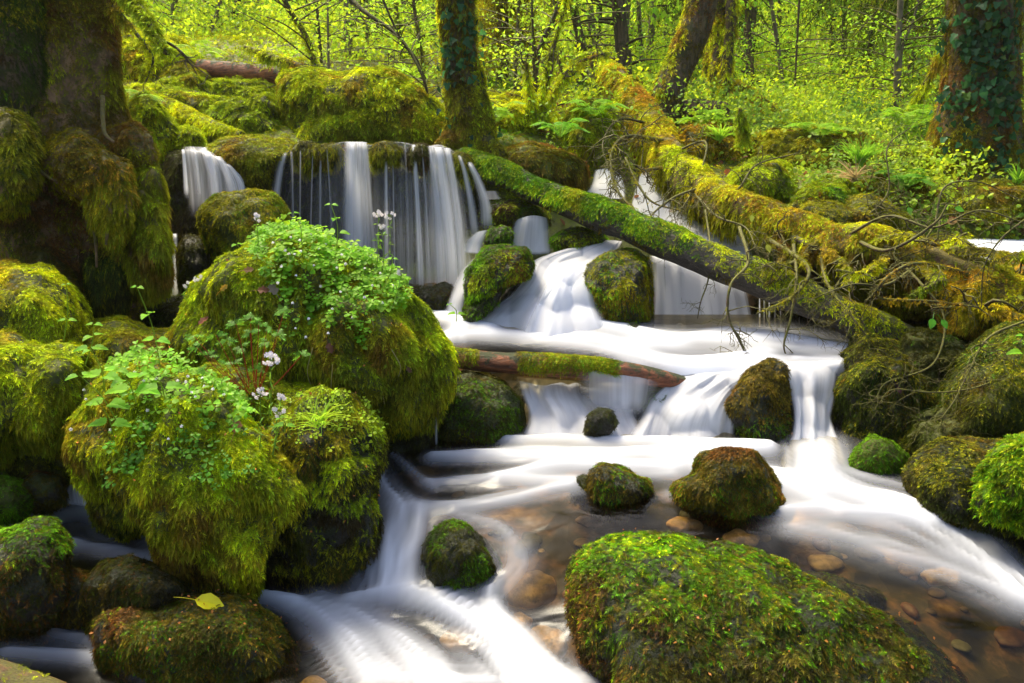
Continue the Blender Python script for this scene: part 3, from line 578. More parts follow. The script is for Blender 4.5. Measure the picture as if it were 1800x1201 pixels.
# loose pebbles on the bed
def pebbles(n):
    ico = []; t = (1 + 5 ** .5) / 2
    v0 = norm(np.array([(-1, t, 0), (1, t, 0), (-1, -t, 0), (1, -t, 0), (0, -1, t), (0, 1, t), (0, -1, -t), (0, 1, -t), (t, 0, -1), (t, 0, 1), (-t, 0, -1), (-t, 0, 1)], float))
    f0 = np.array([(0, 11, 5), (0, 5, 1), (0, 1, 7), (0, 7, 10), (0, 10, 11), (1, 5, 9), (5, 11, 4), (11, 10, 2), (10, 7, 6), (7, 1, 8), (3, 9, 4), (3, 4, 2), (3, 2, 6), (3, 6, 8), (3, 8, 9), (4, 9, 5), (2, 4, 11), (6, 2, 10), (8, 6, 7), (9, 8, 1)])
    e = {}; V = list(v0); Fn = []
    def m(a, b):
        k = (min(a, b), max(a, b))
        if k not in e: e[k] = len(V); V.append(norm(V[a] + V[b]))
        return e[k]
    for a, b, c in f0: x, y, z = m(a, b), m(b, c), m(c, a); Fn += [(a, x, z), (b, y, x), (c, z, y), (x, y, z)]
    V = np.array(V); Fn = np.array(Fn)
    x = rng.uniform(-.9, 2.3, n); y = rng.uniform(1.7, 3.5, n); z = gz(x, y); s = rng.uniform(.012, .055, n); st = rng.uniform(.6, 1.4, (n, 3)) * np.array([1, 1, .38]); a = rng.uniform(0, 6.28, n)
    P = V[None] * (st * s[:, None])[:, None]; ca, sa = np.cos(a)[:, None], np.sin(a)[:, None]
    P = np.stack([P[..., 0] * ca - P[..., 1] * sa, P[..., 0] * sa + P[..., 1] * ca, P[..., 2]], -1); P *= (1 + .22 * noise(P, 30, a.mean()))[..., None]
    P += np.stack([x, y, np.minimum(z + s * .15, water_z(x, y) - .06)], 1)[:, None]
    cols = np.array([(.22, .13, .05), (.12, .08, .03), (.36, .25, .11), (.07, .07, .025), (.18, .085, .035), (.09, .09, .04)])[rng.integers(0, 6, n)] * rng.uniform(.6, 1.2, (n, 1))
    Fc = (np.arange(n)[:, None, None] * len(V) + Fn).reshape(-1, 3)
    return P.reshape(-1, 3), Fc, np.repeat(cols, len(V), 0)
M_PEB, nt_, o_ = mat('pebble'); a_ = nt_.nodes.new('ShaderNodeAttribute'); a_.attribute_name = 'col'; p_ = nt_.nodes.new('ShaderNodeBsdfPrincipled'); p_.inputs['Roughness'].default_value = .6; n_ = nz(nt_, 30, 5); tc_ = nt_.nodes.new('ShaderNodeTexCoord'); nt_.links.new(tc_.outputs['Object'], n_.inputs['Vector'])
mx_ = nt_.nodes.new('ShaderNodeMix'); mx_.data_type = 'RGBA'; mx_.blend_type = 'MULTIPLY'; mx_.inputs[0].default_value = .8; r_ = ramp(nt_, n_.outputs[0], [(.35, (.3, .3, .25)), (.6, (1, 1, 1))]); nt_.links.new(a_.outputs['Color'], mx_.inputs[6]); nt_.links.new(r_.outputs[0], mx_.inputs[7]); nt_.links.new(mx_.outputs[2], p_.inputs['Base Color']); nt_.links.new(p_.outputs[0], o_.inputs[0])
v_, f_, c_ = pebbles(330)
tag(make('pebbles', v_, f_, M_PEB, smooth=True, col=c_), 'amber and olive pebbles strewn over the stream bed', 'pebbles', kind='stuff')

# ------------------------------------------------------------------ boulders
ROCKS = {}
M_AMBER = rockmat('amber_stone', (.22, .12, .05), (.62, .42, .22), (.3, .2, .08), .0, .7, 5, (1, 1, 1), .3)
def boulder(name, label, cat, poly, Y, D, sp, core=None, group=None, top=None, **k):
    """sp: list of moss layers (palette, density per m2, length, extra)"""
    if D <= .2: k.setdefault('ml', .007)
    V, T = blob(poly, Y, D, **k)
    root = thing(name, label, cat, V.mean(0) * np.array([1, 1, 0]) + np.array([0, 0, V[:, 2].min()]), group)
    part('stone', V, T, core or M_SUB, root, smooth=True)
    for s in sp:
        pal, dens, ln = s[:3]; ex = dict(s[3]) if len(s) > 3 else {}
        moss(root, V, T, dens, ln, pal, **ex)
    ROCKS[label] = (root, V, T); return root, V, T
upw = lambda lo, hi: (lambda C, N: np.clip((N[:, 2] - lo) / (hi - lo), 0, 1))
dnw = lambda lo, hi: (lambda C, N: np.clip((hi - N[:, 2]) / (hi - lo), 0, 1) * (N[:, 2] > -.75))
def patch(th, s=5, off=0., lo=-1.): return lambda C, N: np.clip((fbm(C, s, 3, off) - th) * 8, 0, 1) * (N[:, 2] > lo)
def prod(*f):
    def g(C, N):
        r = 1
        for h in f: r = r * h(C, N)
        return r
    return g
def pxw(f): return lambda C, N: f(*proj(C))

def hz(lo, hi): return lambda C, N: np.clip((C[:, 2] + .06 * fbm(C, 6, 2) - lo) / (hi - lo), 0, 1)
FLOWER = boulder('boulder', 'big mossy boulder crowned with white flowered greenery in front of the waterfall', 'boulder',
    [(300, 600), (322, 545), (350, 500), (405, 468), (470, 432), (520, 412), (600, 428), (655, 452), (708, 500), (765, 555), (800, 610), (803, 650), (785, 700), (745, 745), (690, 765), (620, 740), (520, 740), (400, 740), (320, 690)],
    3.55, .42, [('lush', 9000, .034, dict(wfun=upw(-.2, .5), pairs=4)), ('yellow', 5000, .036, dict(wfun=prod(upw(.1, .8), patch(-.1, 4)), pairs=4)), ('olive', 11000, .042, dict(wfun=dnw(-.2, .55), pairs=4, down=1.6, droop=1., lift=.2)), ('dark', 4000, .04, dict(wfun=dnw(-.6, .0), down=2, droop=1.))], amp=.085, e2=.85)
FRONT = boulder('boulder', 'front left boulder shaggy with hanging moss, seedlings and white bell flowers on top', 'boulder',
    [(128, 740), (135, 690), (180, 645), (260, 622), (330, 642), (400, 700), (445, 752), (500, 778), (522, 850), (482, 950), (445, 1040), (385, 1036), (300, 1000), (245, 925), (180, 915), (150, 850), (125, 790)],
    2.85, .34, [('lush', 9000, .032, dict(wfun=upw(-.1, .5))), ('yellow', 3500, .036, dict(wfun=patch(-.05, 4, 3.))), ('olive', 13000, .040, dict(wfun=dnw(-.3, .6), down=1.8, droop=1., lift=.22)), ('dark', 4000, .036, dict(wfun=prod(dnw(-.6, .1), patch(0, 5, 8.)), down=2, droop=1.))], amp=.10, e2=.85)
GRASSY = boulder('boulder', 'bright topped boulder with a grass tuft and a dark shaggy wet flank', 'boulder',
    [(430, 760), (455, 715), (520, 690), (600, 690), (680, 735), (696, 790), (672, 830), (668, 880), (674, 930), (650, 990), (605, 1040), (500, 1042), (455, 1000), (440, 900)],
    2.98, .3, [('lush', 12000, .026, dict(wfun=upw(.1, .6))), ('olive', 7000, .03, dict(wfun=prod(dnw(-.2, .5), patch(-.1, 6)), down=1.6)), ('black', 9000, .03, dict(wfun=dnw(-.3, .5), down=1.8, droop=1.))], core=M_DARK, amp=.08, e2=.8)
boulder('boulder', 'upper yellow green mound at the left edge', 'boulder', [(-130, 480), (0, 458), (80, 468), (125, 500), (150, 560), (150, 620), (130, 700), (-130, 700)], 3.6, .4,
    [('yellow', 12000, .032, dict(wfun=upw(-.3, .5))), ('olive', 7000, .036, dict(wfun=dnw(-.3, .5), down=1.5))])
boulder('boulder', 'lower mossy mound at the left edge, its skirt hanging over the brook', 'boulder', [(-130, 610), (0, 585), (80, 600), (150, 612), (172, 660), (150, 730), (115, 795), (60, 800), (20, 790), (-20, 830), (-130, 840)], 3.15, .34,
    [('yellow', 6000, .034, dict(wfun=upw(-.1, .6))), ('lush', 5000, .034), ('olive', 10000, .042, dict(wfun=dnw(-.3, .6), down=1.8, droop=1.))], amp=.08)
boulder('boulder', 'low mossy saddle littered with brown leaves between the left mounds and the flowered boulder', 'boulder', [(120, 600), (150, 560), (210, 548), (250, 572), (330, 580), (400, 640), (380, 740), (130, 740)], 3.75, .5,
    [('olive', 9000, .03), ('lush', 5000, .03, dict(wfun=patch(0, 5)))])
boulder('stone', 'small round mossy stone at the left edge beside the brook', 'stone', [(-60, 850), (0, 828), (40, 842), (62, 875), (50, 910), (-60, 930)], 2.9, .16, [('vivid', 12000, .02), ('dark', 6000, .02)])
boulder('stone', 'low wet brown green stone at the little side trickle', 'stone', [(20, 850), (60, 822), (110, 838), (122, 880), (90, 900), (40, 896)], 2.98, .16, [('brown', 9000, .018), ('dark', 5000, .018)], core=M_ROCK)
boulder('boulder', 'lumpy dark boulder with a green top at the lower left edge', 'boulder', [(-90, 940), (0, 925), (60, 902), (105, 905), (130, 950), (122, 1000), (132, 1060), (95, 1130), (40, 1140), (-90, 1120)], 2.55, .25,
    [('vivid', 14000, .026, dict(wfun=prod(upw(0, .6), pxw(lambda x, y: np.clip((1010 - y) / 60, 0, 1))))), ('brown', 5000, .02), ('black', 8000, .022)], core=M_DARK)
boulder('stone', 'black purple wet stone just above the leaf boulder', 'stone', [(140, 1030), (175, 990), (225, 975), (280, 990), (332, 1035), (310, 1085), (220, 1100), (160, 1085)], 2.52, .17, [('black', 12000, .018), ('brown', 2500, .02)], core=M_DARK)
LEAFB = boulder('boulder', 'dark mossy boulder with a yellow leaf lying on it at the bottom left', 'boulder', [(148, 1100), (190, 1060), (260, 1060), (340, 1036), (420, 1048), (490, 1085), (530, 1150), (515, 1230), (470, 1290), (240, 1290), (215, 1200), (160, 1150)], 2.42, .26,
    [('brown', 10000, .026), ('dark', 8000, .026, dict(down=1.4)), ('vivid', 5000, .02, dict(wfun=patch(.05, 5)))], core=M_DARK)
boulder('boulder', 'dark green wet rock below the left end of the red log', 'boulder', [(745, 700), (770, 665), (830, 648), (890, 672), (918, 700), (925, 760), (935, 800), (850, 815), (745, 810)], 3.8, .25,
    [('dark', 8000, .022), ('vivid', 7000, .02, dict(wfun=patch(.05, 5, 2.))), ('black', 6000, .02)], core=M_ROCK)
boulder('boulder', 'round green stone parting the white water in the foreground', 'boulder', [(730, 985), (746, 945), (785, 916), (825, 920), (858, 950), (878, 1000), (870, 1060), (738, 1068)], 2.76, .18,
    [('dark', 9000, .018), ('vivid', 12000, .018, dict(wfun=patch(-.25, 6)))], core=M_DARK)
BIGR = boulder('boulder', 'largest foreground boulder, thick green moss on its long sloping back', 'boulder',
    [(992, 1010), (1008, 965), (1060, 945), (1120, 930), (1190, 944), (1260, 948), (1340, 980), (1405, 1010), (1490, 1045), (1580, 1085), (1650, 1140), (1710, 1200), (1740, 1330), (1100, 1330), (1010, 1150), (992, 1070)],
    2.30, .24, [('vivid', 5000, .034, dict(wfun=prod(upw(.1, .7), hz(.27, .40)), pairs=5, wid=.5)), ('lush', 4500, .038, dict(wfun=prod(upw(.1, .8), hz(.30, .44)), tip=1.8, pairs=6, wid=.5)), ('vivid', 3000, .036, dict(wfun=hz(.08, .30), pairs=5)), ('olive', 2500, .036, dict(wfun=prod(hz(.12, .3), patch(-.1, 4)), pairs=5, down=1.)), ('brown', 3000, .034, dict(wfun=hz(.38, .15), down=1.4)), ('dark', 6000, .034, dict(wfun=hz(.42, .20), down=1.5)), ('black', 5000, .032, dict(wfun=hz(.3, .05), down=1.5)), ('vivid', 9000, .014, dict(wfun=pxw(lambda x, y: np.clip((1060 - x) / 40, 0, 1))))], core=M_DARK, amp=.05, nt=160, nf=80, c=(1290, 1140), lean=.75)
boulder('stone', 'flat mossy stone tucked behind the largest foreground boulder', 'stone', [(1380, 1030), (1410, 1005), (1480, 1015), (1545, 1040), (1560, 1070), (1500, 1100), (1400, 1080)], 2.55, .12, [('dark', 10000, .018), ('vivid', 6000, .016, dict(wfun=patch(0, 6)))], core=M_ROCK)
boulder('boulder', 'smaller of the two mossy rocks standing in the middle of the pool', 'boulder', [(1030, 850), (1038, 825), (1060, 815), (1100, 826), (1140, 842), (1152, 870), (1130, 905), (1060, 915), (1032, 890)], 3.05, .15, [('vivid', 9000, .018, dict(wfun=patch(-.1, 6))), ('brown', 9000, .020), ('black', 5000, .02)], core=M_DARK)
boulder('stone', 'low slick stone touching the left of the smaller pool rock', 'stone', [(1000, 860), (1015, 836), (1040, 835), (1050, 870), (1030, 890), (1008, 882)], 3.08, .08, [('dark', 12000, .012)], core=M_DARK)
boulder('boulder', 'larger brown green rock standing in the middle of the pool', 'boulder', [(1172, 860), (1190, 842), (1218, 835), (1230, 800), (1270, 786), (1320, 790), (1355, 820), (1392, 880), (1400, 900), (1375, 925), (1310, 940), (1225, 910), (1185, 885)], 2.98, .19, [('brown', 14000, .020), ('dark', 6000, .02), ('vivid', 3500, .018, dict(wfun=patch(.1, 6)))], core=M_DARK)
boulder('boulder', 'tall brown pointed rock standing in the white water', 'boulder', [(1275, 710), (1290, 680), (1325, 645), (1352, 630), (1385, 638), (1390, 700), (1393, 810), (1330, 815), (1300, 770), (1280, 740)], 3.72, .17, [('brown', 14000, .024, dict(wfun=pxw(lambda x, y: np.clip((760 - y) / 60, .1, 1)))), ('vivid', 9000, .018, dict(wfun=pxw(lambda x, y: np.clip((y - 720) / 60, 0, .8)))), ('black', 6000, .02)], core=M_DARK)
boulder('stone', 'small bright green stone at the foot of the right bank', 'stone', [(1482, 830), (1500, 790), (1530, 768), (1570, 772), (1598, 800), (1600, 850), (1530, 860)], 3.3, .14, [('vivid', 14000, .016), ('dark', 6000, .016)])
boulder('boulder', 'brown wet boulder along the right edge of the stream', 'boulder', [(1585, 830), (1605, 790), (1650, 765), (1720, 768), (1800, 775), (1900, 780), (1900, 1060), (1790, 1000), (1710, 955), (1640, 920), (1600, 875)], 3.05, .35, [('olive', 9000, .026, dict(wfun=upw(-.1, .6))), ('black', 9000, .026, dict(down=1.6)), ('dark', 6000, .026)], core=M_DARK)
boulder('boulder', 'vivid green feathery mound cut off by the right edge', 'boulder', [(1722, 890), (1735, 840), (1765, 790), (1830, 755), (1950, 760), (1950, 960), (1780, 930)], 2.75, .22, [('vivid', 8000, .036, dict(tip=1.5, pairs=5)), ('lush', 6000, .036, dict(tip=1.6)), ('dark', 5000, .03, dict(wfun=patch(0, 6)))], amp=.14)
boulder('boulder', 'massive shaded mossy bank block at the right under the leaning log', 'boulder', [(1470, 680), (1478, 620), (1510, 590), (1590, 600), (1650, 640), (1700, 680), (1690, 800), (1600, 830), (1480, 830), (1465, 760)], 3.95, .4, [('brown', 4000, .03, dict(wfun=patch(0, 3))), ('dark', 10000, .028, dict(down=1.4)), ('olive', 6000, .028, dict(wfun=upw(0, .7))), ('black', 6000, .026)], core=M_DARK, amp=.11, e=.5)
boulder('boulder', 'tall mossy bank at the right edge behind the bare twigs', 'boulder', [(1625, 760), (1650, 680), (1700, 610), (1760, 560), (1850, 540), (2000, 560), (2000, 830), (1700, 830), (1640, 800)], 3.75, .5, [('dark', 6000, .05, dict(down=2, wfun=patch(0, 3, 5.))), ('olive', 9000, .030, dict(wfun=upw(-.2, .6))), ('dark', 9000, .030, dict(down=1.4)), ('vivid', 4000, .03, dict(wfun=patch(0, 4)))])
boulder('stone', 'slick black rock glazed by the left side of the central cascade', 'stone', [(835, 590), (860, 545), (900, 505), (950, 485), (985, 500), (975, 600)], 4.80, .12, [('dark', 3000, .014)], core=M_DARK, e=.6)
boulder('boulder', 'mossy lobe filling the gap between the two left mounds and the front left boulder', 'boulder', [(95, 690), (130, 640), (180, 630), (220, 680), (215, 770), (180, 860), (120, 850), (95, 780)], 3.2, .2, [('olive', 9000, .034, dict(down=1.6)), ('lush', 5000, .032, dict(wfun=upw(0, .7)))])
boulder('boulder', 'dark dripping skirt at the lower left foot of the front left boulder', 'boulder', [(155, 880), (175, 840), (230, 840), (270, 880), (262, 925), (215, 945), (165, 920)], 2.86, .16, [('olive', 7000, .032, dict(down=2)), ('dark', 8000, .03, dict(down=2))], core=M_DARK)
boulder('boulder', 'mossy wedge joining the front left boulder to the big flowered boulder', 'boulder', [(330, 700), (360, 640), (430, 640), (520, 680), (520, 760), (430, 780), (350, 760)], 3.12, .2, [('lush', 9000, .03), ('olive', 6000, .034, dict(down=1.6))])
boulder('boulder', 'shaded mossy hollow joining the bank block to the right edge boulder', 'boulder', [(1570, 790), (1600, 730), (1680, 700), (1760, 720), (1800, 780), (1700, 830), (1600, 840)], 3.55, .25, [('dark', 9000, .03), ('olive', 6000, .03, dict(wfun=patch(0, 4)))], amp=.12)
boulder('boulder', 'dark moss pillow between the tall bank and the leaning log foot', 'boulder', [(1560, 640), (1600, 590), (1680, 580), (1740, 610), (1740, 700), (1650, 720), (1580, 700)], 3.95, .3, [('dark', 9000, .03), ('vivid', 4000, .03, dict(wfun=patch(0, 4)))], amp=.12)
boulder('boulder', 'dark mossy flank under the lower left edge mound', 'boulder', [(-80, 800), (-20, 770), (60, 780), (130, 790), (150, 840), (90, 860), (-80, 870)], 3.2, .2, [('dark', 9000, .03), ('olive', 6000, .03)], amp=.12)
boulder('boulder', 'wet mossy lip between the edge boulder and the black purple stone', 'boulder', [(60, 1000), (110, 985), (160, 1010), (170, 1070), (150, 1120), (90, 1110)], 2.55, .12, [('brown', 9000, .02), ('black', 6000, .02)], core=M_DARK)
boulder('boulder', 'dark wet shelf of rock under the overhang of the big flowered boulder', 'boulder', [(600, 740), (680, 730), (745, 735), (772, 770), (765, 808), (690, 830), (640, 800), (600, 780)], 3.62, .2, [('black', 8000, .024), ('dark', 4000, .02)], core=M_DARK, e=.55)
for lab, poly, Y, D in [('big pale amber pebble under the clear water in the bottom centre', [(885, 1010), (900, 985), (940, 975), (975, 992), (978, 1025), (940, 1045), (895, 1035)], 2.62, .05), ('long sandy stone under water below the pale amber pebble', [(920, 1100), (950, 1080), (990, 1092), (1000, 1130), (970, 1150), (930, 1135)], 2.42, .05),
                        ('rust brown pebble under water below the round green stone', [(770, 1070), (800, 1052), (850, 1060), (860, 1085), (820, 1100), (780, 1092)], 2.45, .04), ('red brown stone under water at the bottom edge', [(520, 1180), (545, 1150), (575, 1160), (580, 1220), (530, 1230)], 2.2, .05), ('amber pebble under water above the largest foreground boulder', [(1165, 925), (1190, 912), (1230, 920), (1240, 938), (1190, 945)], 2.85, .04), ('tan pebble under water right of the other amber one', [(1270, 950), (1300, 938), (1340, 950), (1330, 970), (1280, 968)], 2.75, .04),
                        ('flat ochre stone under water near the right edge', [(1610, 1035), (1650, 1022), (1690, 1035), (1680, 1058), (1630, 1060)], 2.55, .04), ('small sandy stone under the streaming water left of the biggest boulder', [(895, 1060), (915, 1050), (940, 1062), (930, 1085), (900, 1082)], 2.5, .04)]:
    v_, t_ = blob(poly, Y, D, nt=50, nf=26, amp=.04, ml=0, lean=1.0); v_ = v_ + np.array([0, 0, float(water_z(v_[:, 0].mean(), v_[:, 1].mean())) - .025 - v_[:, 2].max()]); r_ = tag(make('submerged_stone', v_, t_, M_AMBER, smooth=True), lab, 'pebble')
# rocks of the cascade
boulder('stone', 'black soaked stone at the foot of the broad curtain', 'stone', [(685, 570), (690, 525), (735, 502), (790, 500), (832, 522), (826, 560), (780, 585)], 5.2, .1, [('black', 6000, .02), ('dark', 4000, .02)], core=M_DARK)
boulder('boulder', 'green domed rock left of the central cascade', 'boulder', [(815, 500), (820, 470), (850, 435), (880, 424), (925, 434), (942, 460), (935, 485), (890, 505), (850, 540), (818, 545)], 4.72, .22, [('vivid', 9000, .024), ('brown', 6000, .022, dict(wfun=pxw(lambda x, y: np.clip((x - 860) / 40, 0, 1)))), ('dark', 5000, .02)], core=M_DARK)
boulder('stone', 'dark wedge of rock at the foot of the green domed rock', 'stone', [(806, 570), (815, 540), (850, 512), (885, 505), (880, 530), (850, 560), (820, 585)], 4.62, .14, [('dark', 9000, .02), ('vivid', 3500, .02)], core=M_DARK)
boulder('boulder', 'brown green block right of the central cascade, dripping at its foot', 'boulder', [(1012, 495), (1030, 465), (1070, 442), (1115, 436), (1145, 458), (1150, 520), (1148, 580), (1120, 600), (1085, 600), (1060, 570), (1030, 530)], 4.75, .24, [('vivid', 6000, .024, dict(wfun=patch(-.1, 5))), ('olive', 6000, .026), ('brown', 8000, .026, dict(wfun=dnw(-.3, .6), down=2, droop=1.))], core=M_DARK)
boulder('stone', 'small green topped stone at the foot of the grey white sheet', 'stone', [(1072, 595), (1088, 574), (1115, 566), (1145, 584), (1178, 608), (1170, 625), (1090, 620)], 4.45, .12, [('vivid', 8000, .02), ('dark', 8000, .02)], core=M_DARK)
boulder('boulder', 'dark mossy rock under the upper end of the leaning log', 'boulder', [(840, 375), (855, 355), (910, 345), (945, 360), (970, 385), (960, 400), (900, 405), (850, 405)], 5.45, .2, [('dark', 9000, .024), ('vivid', 5000, .024)], core=M_DARK)
boulder('stone', 'little green stone left of the small middle fall', 'stone', [(850, 425), (862, 400), (885, 394), (902, 405), (900, 430), (860, 440)], 5.15, .1, [('vivid', 9000, .02), ('dark', 5000, .02)], core=M_DARK)
boulder('stone', 'flat green stone right of the small middle fall', 'stone', [(965, 420), (985, 405), (1020, 400), (1060, 408), (1075, 425), (1060, 442), (985, 446)], 5.15, .16, [('vivid', 9000, .022), ('dark', 5000, .02)], core=M_DARK)
boulder('boulder', 'brown rooted hump of soil above the leaning log', 'boulder', [(850, 300), (880, 262), (930, 248), (990, 262), (1030, 285), (1035, 320), (1010, 345), (960, 330), (900, 320)], 6.2, .4, [('brown', 8000, .03, dict(down=1.5)), ('olive', 4000, .03, dict(wfun=upw(0, .6)))], core=M_GND)
boulder('stone', 'small black stone in the cascade below the red log', 'stone', [(1024, 762), (1030, 730), (1050, 714), (1078, 718), (1090, 745), (1072, 768), (1045, 776)], 3.56, .06, [('black', 12000, .010), ('dark', 6000, .01)], core=M_DARK, amp=.012, lump=.1)
boulder('stone', 'small green rock split by the cascade under the bare end of the red log', 'stone', [(1130, 710), (1140, 692), (1170, 686), (1195, 695), (1190, 720), (1160, 735), (1135, 732)], 3.82, .1, [('dark', 10000, .016), ('vivid', 4000, .014)], core=M_DARK)
boulder('boulder', 'overrun green dome glazed by the cascade right of the red log', 'boulder', [(1125, 800), (1140, 750), (1180, 710), (1240, 690), (1290, 720), (1320, 790), (1320, 820), (1130, 820)], 3.85, .22, [('dark', 6000, .014), ('vivid', 3000, .012)], core=M_ROCK)
boulder('rock_ledge', 'black wet step under the red log that the lower cascades run over', 'ledge', [(880, 690), (900, 665), (1100, 672), (1300, 668), (1490, 655), (1495, 820), (880, 820)], 4.28, .32, [('black', 2500, .018)], core=M_DARK, e=.35, e2=.5, amp=.04, nt=150)
# cliff and mounds round the falls
LEDGE = boulder('rock_ledge', 'long dark ledge that the broad curtain of water falls over', 'ledge',
    [(455, 330), (470, 285), (500, 266), (560, 258), (620, 254), (700, 256), (770, 262), (815, 280), (845, 320), (860, 380), (850, 470), (820, 560), (780, 600), (480, 600), (455, 450)], 6.15, .66,
    [('black', 5000, .036, dict(wfun=dnw(-.5, .7), down=2.5, droop=1.2)), ('dark', 5000, .036, dict(wfun=upw(-.2, .8), down=2)), ('olive', 5000, .028, dict(wfun=prod(upw(.5, .9), patch(-.1, 4))))], core=M_DARK, e=.35, e2=.5, amp=.05, nt=200, nf=90, lump=1.6)
for lab, poly, pal in [('hanging moss tuft on the fall lip between the first and second strands', [(508, 262), (530, 247), (560, 252), (600, 252), (602, 275), (590, 300), (560, 285), (540, 310), (515, 290)], 'olive'), ('small moss tuft on the fall lip just right of the widest strand', [(652, 262), (662, 250), (690, 250), (708, 258), (702, 285), (680, 275), (660, 300)], 'olive'),
                       ('moss tuft on the fall lip left of the brightest right strand', [(708, 268), (722, 254), (750, 254), (756, 270), (748, 305), (730, 285), (715, 290)], 'dark'), ('moss tuft where the fall lip turns down at its right end', [(792, 275), (800, 262), (822, 272), (835, 300), (825, 330), (808, 310)], 'olive')]:
    boulder('moss_tuft', lab, 'moss', poly, 5.50, .12, [(pal, 12000, .03, dict(down=2.5, droop=1.2)), ('black', 4000, .03, dict(down=2))], core=M_SUB, nt=60, nf=30)
boulder('rock_ledge', 'dark ledge under the small left fall', 'ledge', [(285, 290), (300, 262), (345, 262), (400, 282), (430, 310), (450, 360), (460, 430), (300, 430), (285, 360)], 5.85, .42, [('black', 9000, .03, dict(down=2)), ('dark', 4000, .03)], core=M_DARK, e=.4, e2=.6, amp=.03)
boulder('boulder', 'mossy hump between the left fall and the broad curtain', 'boulder', [(352, 262), (390, 243), (450, 236), (515, 248), (540, 262), (500, 275), (478, 300), (470, 345), (420, 330), (405, 295)], 5.75, .4, [('olive', 10000, .028), ('lush', 4000, .026, dict(wfun=upw(.1, .7))), ('black', 4000, .03, dict(wfun=dnw(-.4, .4), down=2))])
boulder('boulder', 'domed olive boulder in front of the small left fall', 'boulder', [(345, 385), (352, 360), (385, 342), (440, 332), (485, 340), (505, 370), (508, 420), (495, 460), (400, 480), (365, 440)], 4.75, .3, [('olive', 12000, .024), ('vivid', 6000, .022, dict(wfun=patch(-.1, 5))), ('dark', 5000, .026, dict(wfun=dnw(-.4, .3), down=2))])
boulder('stone', 'dark mossy stone beside the thin trickle behind the flowered boulder', 'stone', [(312, 440), (325, 415), (352, 412), (372, 440), (375, 500), (345, 540), (318, 530)], 4.75, .2, [('dark', 9000, .024), ('black', 6000, .024)], core=M_DARK)
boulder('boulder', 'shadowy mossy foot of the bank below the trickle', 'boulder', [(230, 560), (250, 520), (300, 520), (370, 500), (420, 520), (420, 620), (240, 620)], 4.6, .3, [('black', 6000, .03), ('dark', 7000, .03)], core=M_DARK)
boulder('boulder', 'square mossy block topped with yellow moss above the broad curtain', 'boulder', [(488, 175), (495, 130), (540, 118), (590, 128), (640, 116), (690, 122), (740, 160), (790, 200), (800, 262), (500, 262), (505, 215)], 7.2, .6, [('yellow', 5500, .04, dict(wfun=upw(.1, .6))), ('lush', 3000, .045), ('olive', 6000, .045, dict(wfun=dnw(-.3, .6), down=1.4))], e=.5, e2=.6, amp=.06, nt=150)
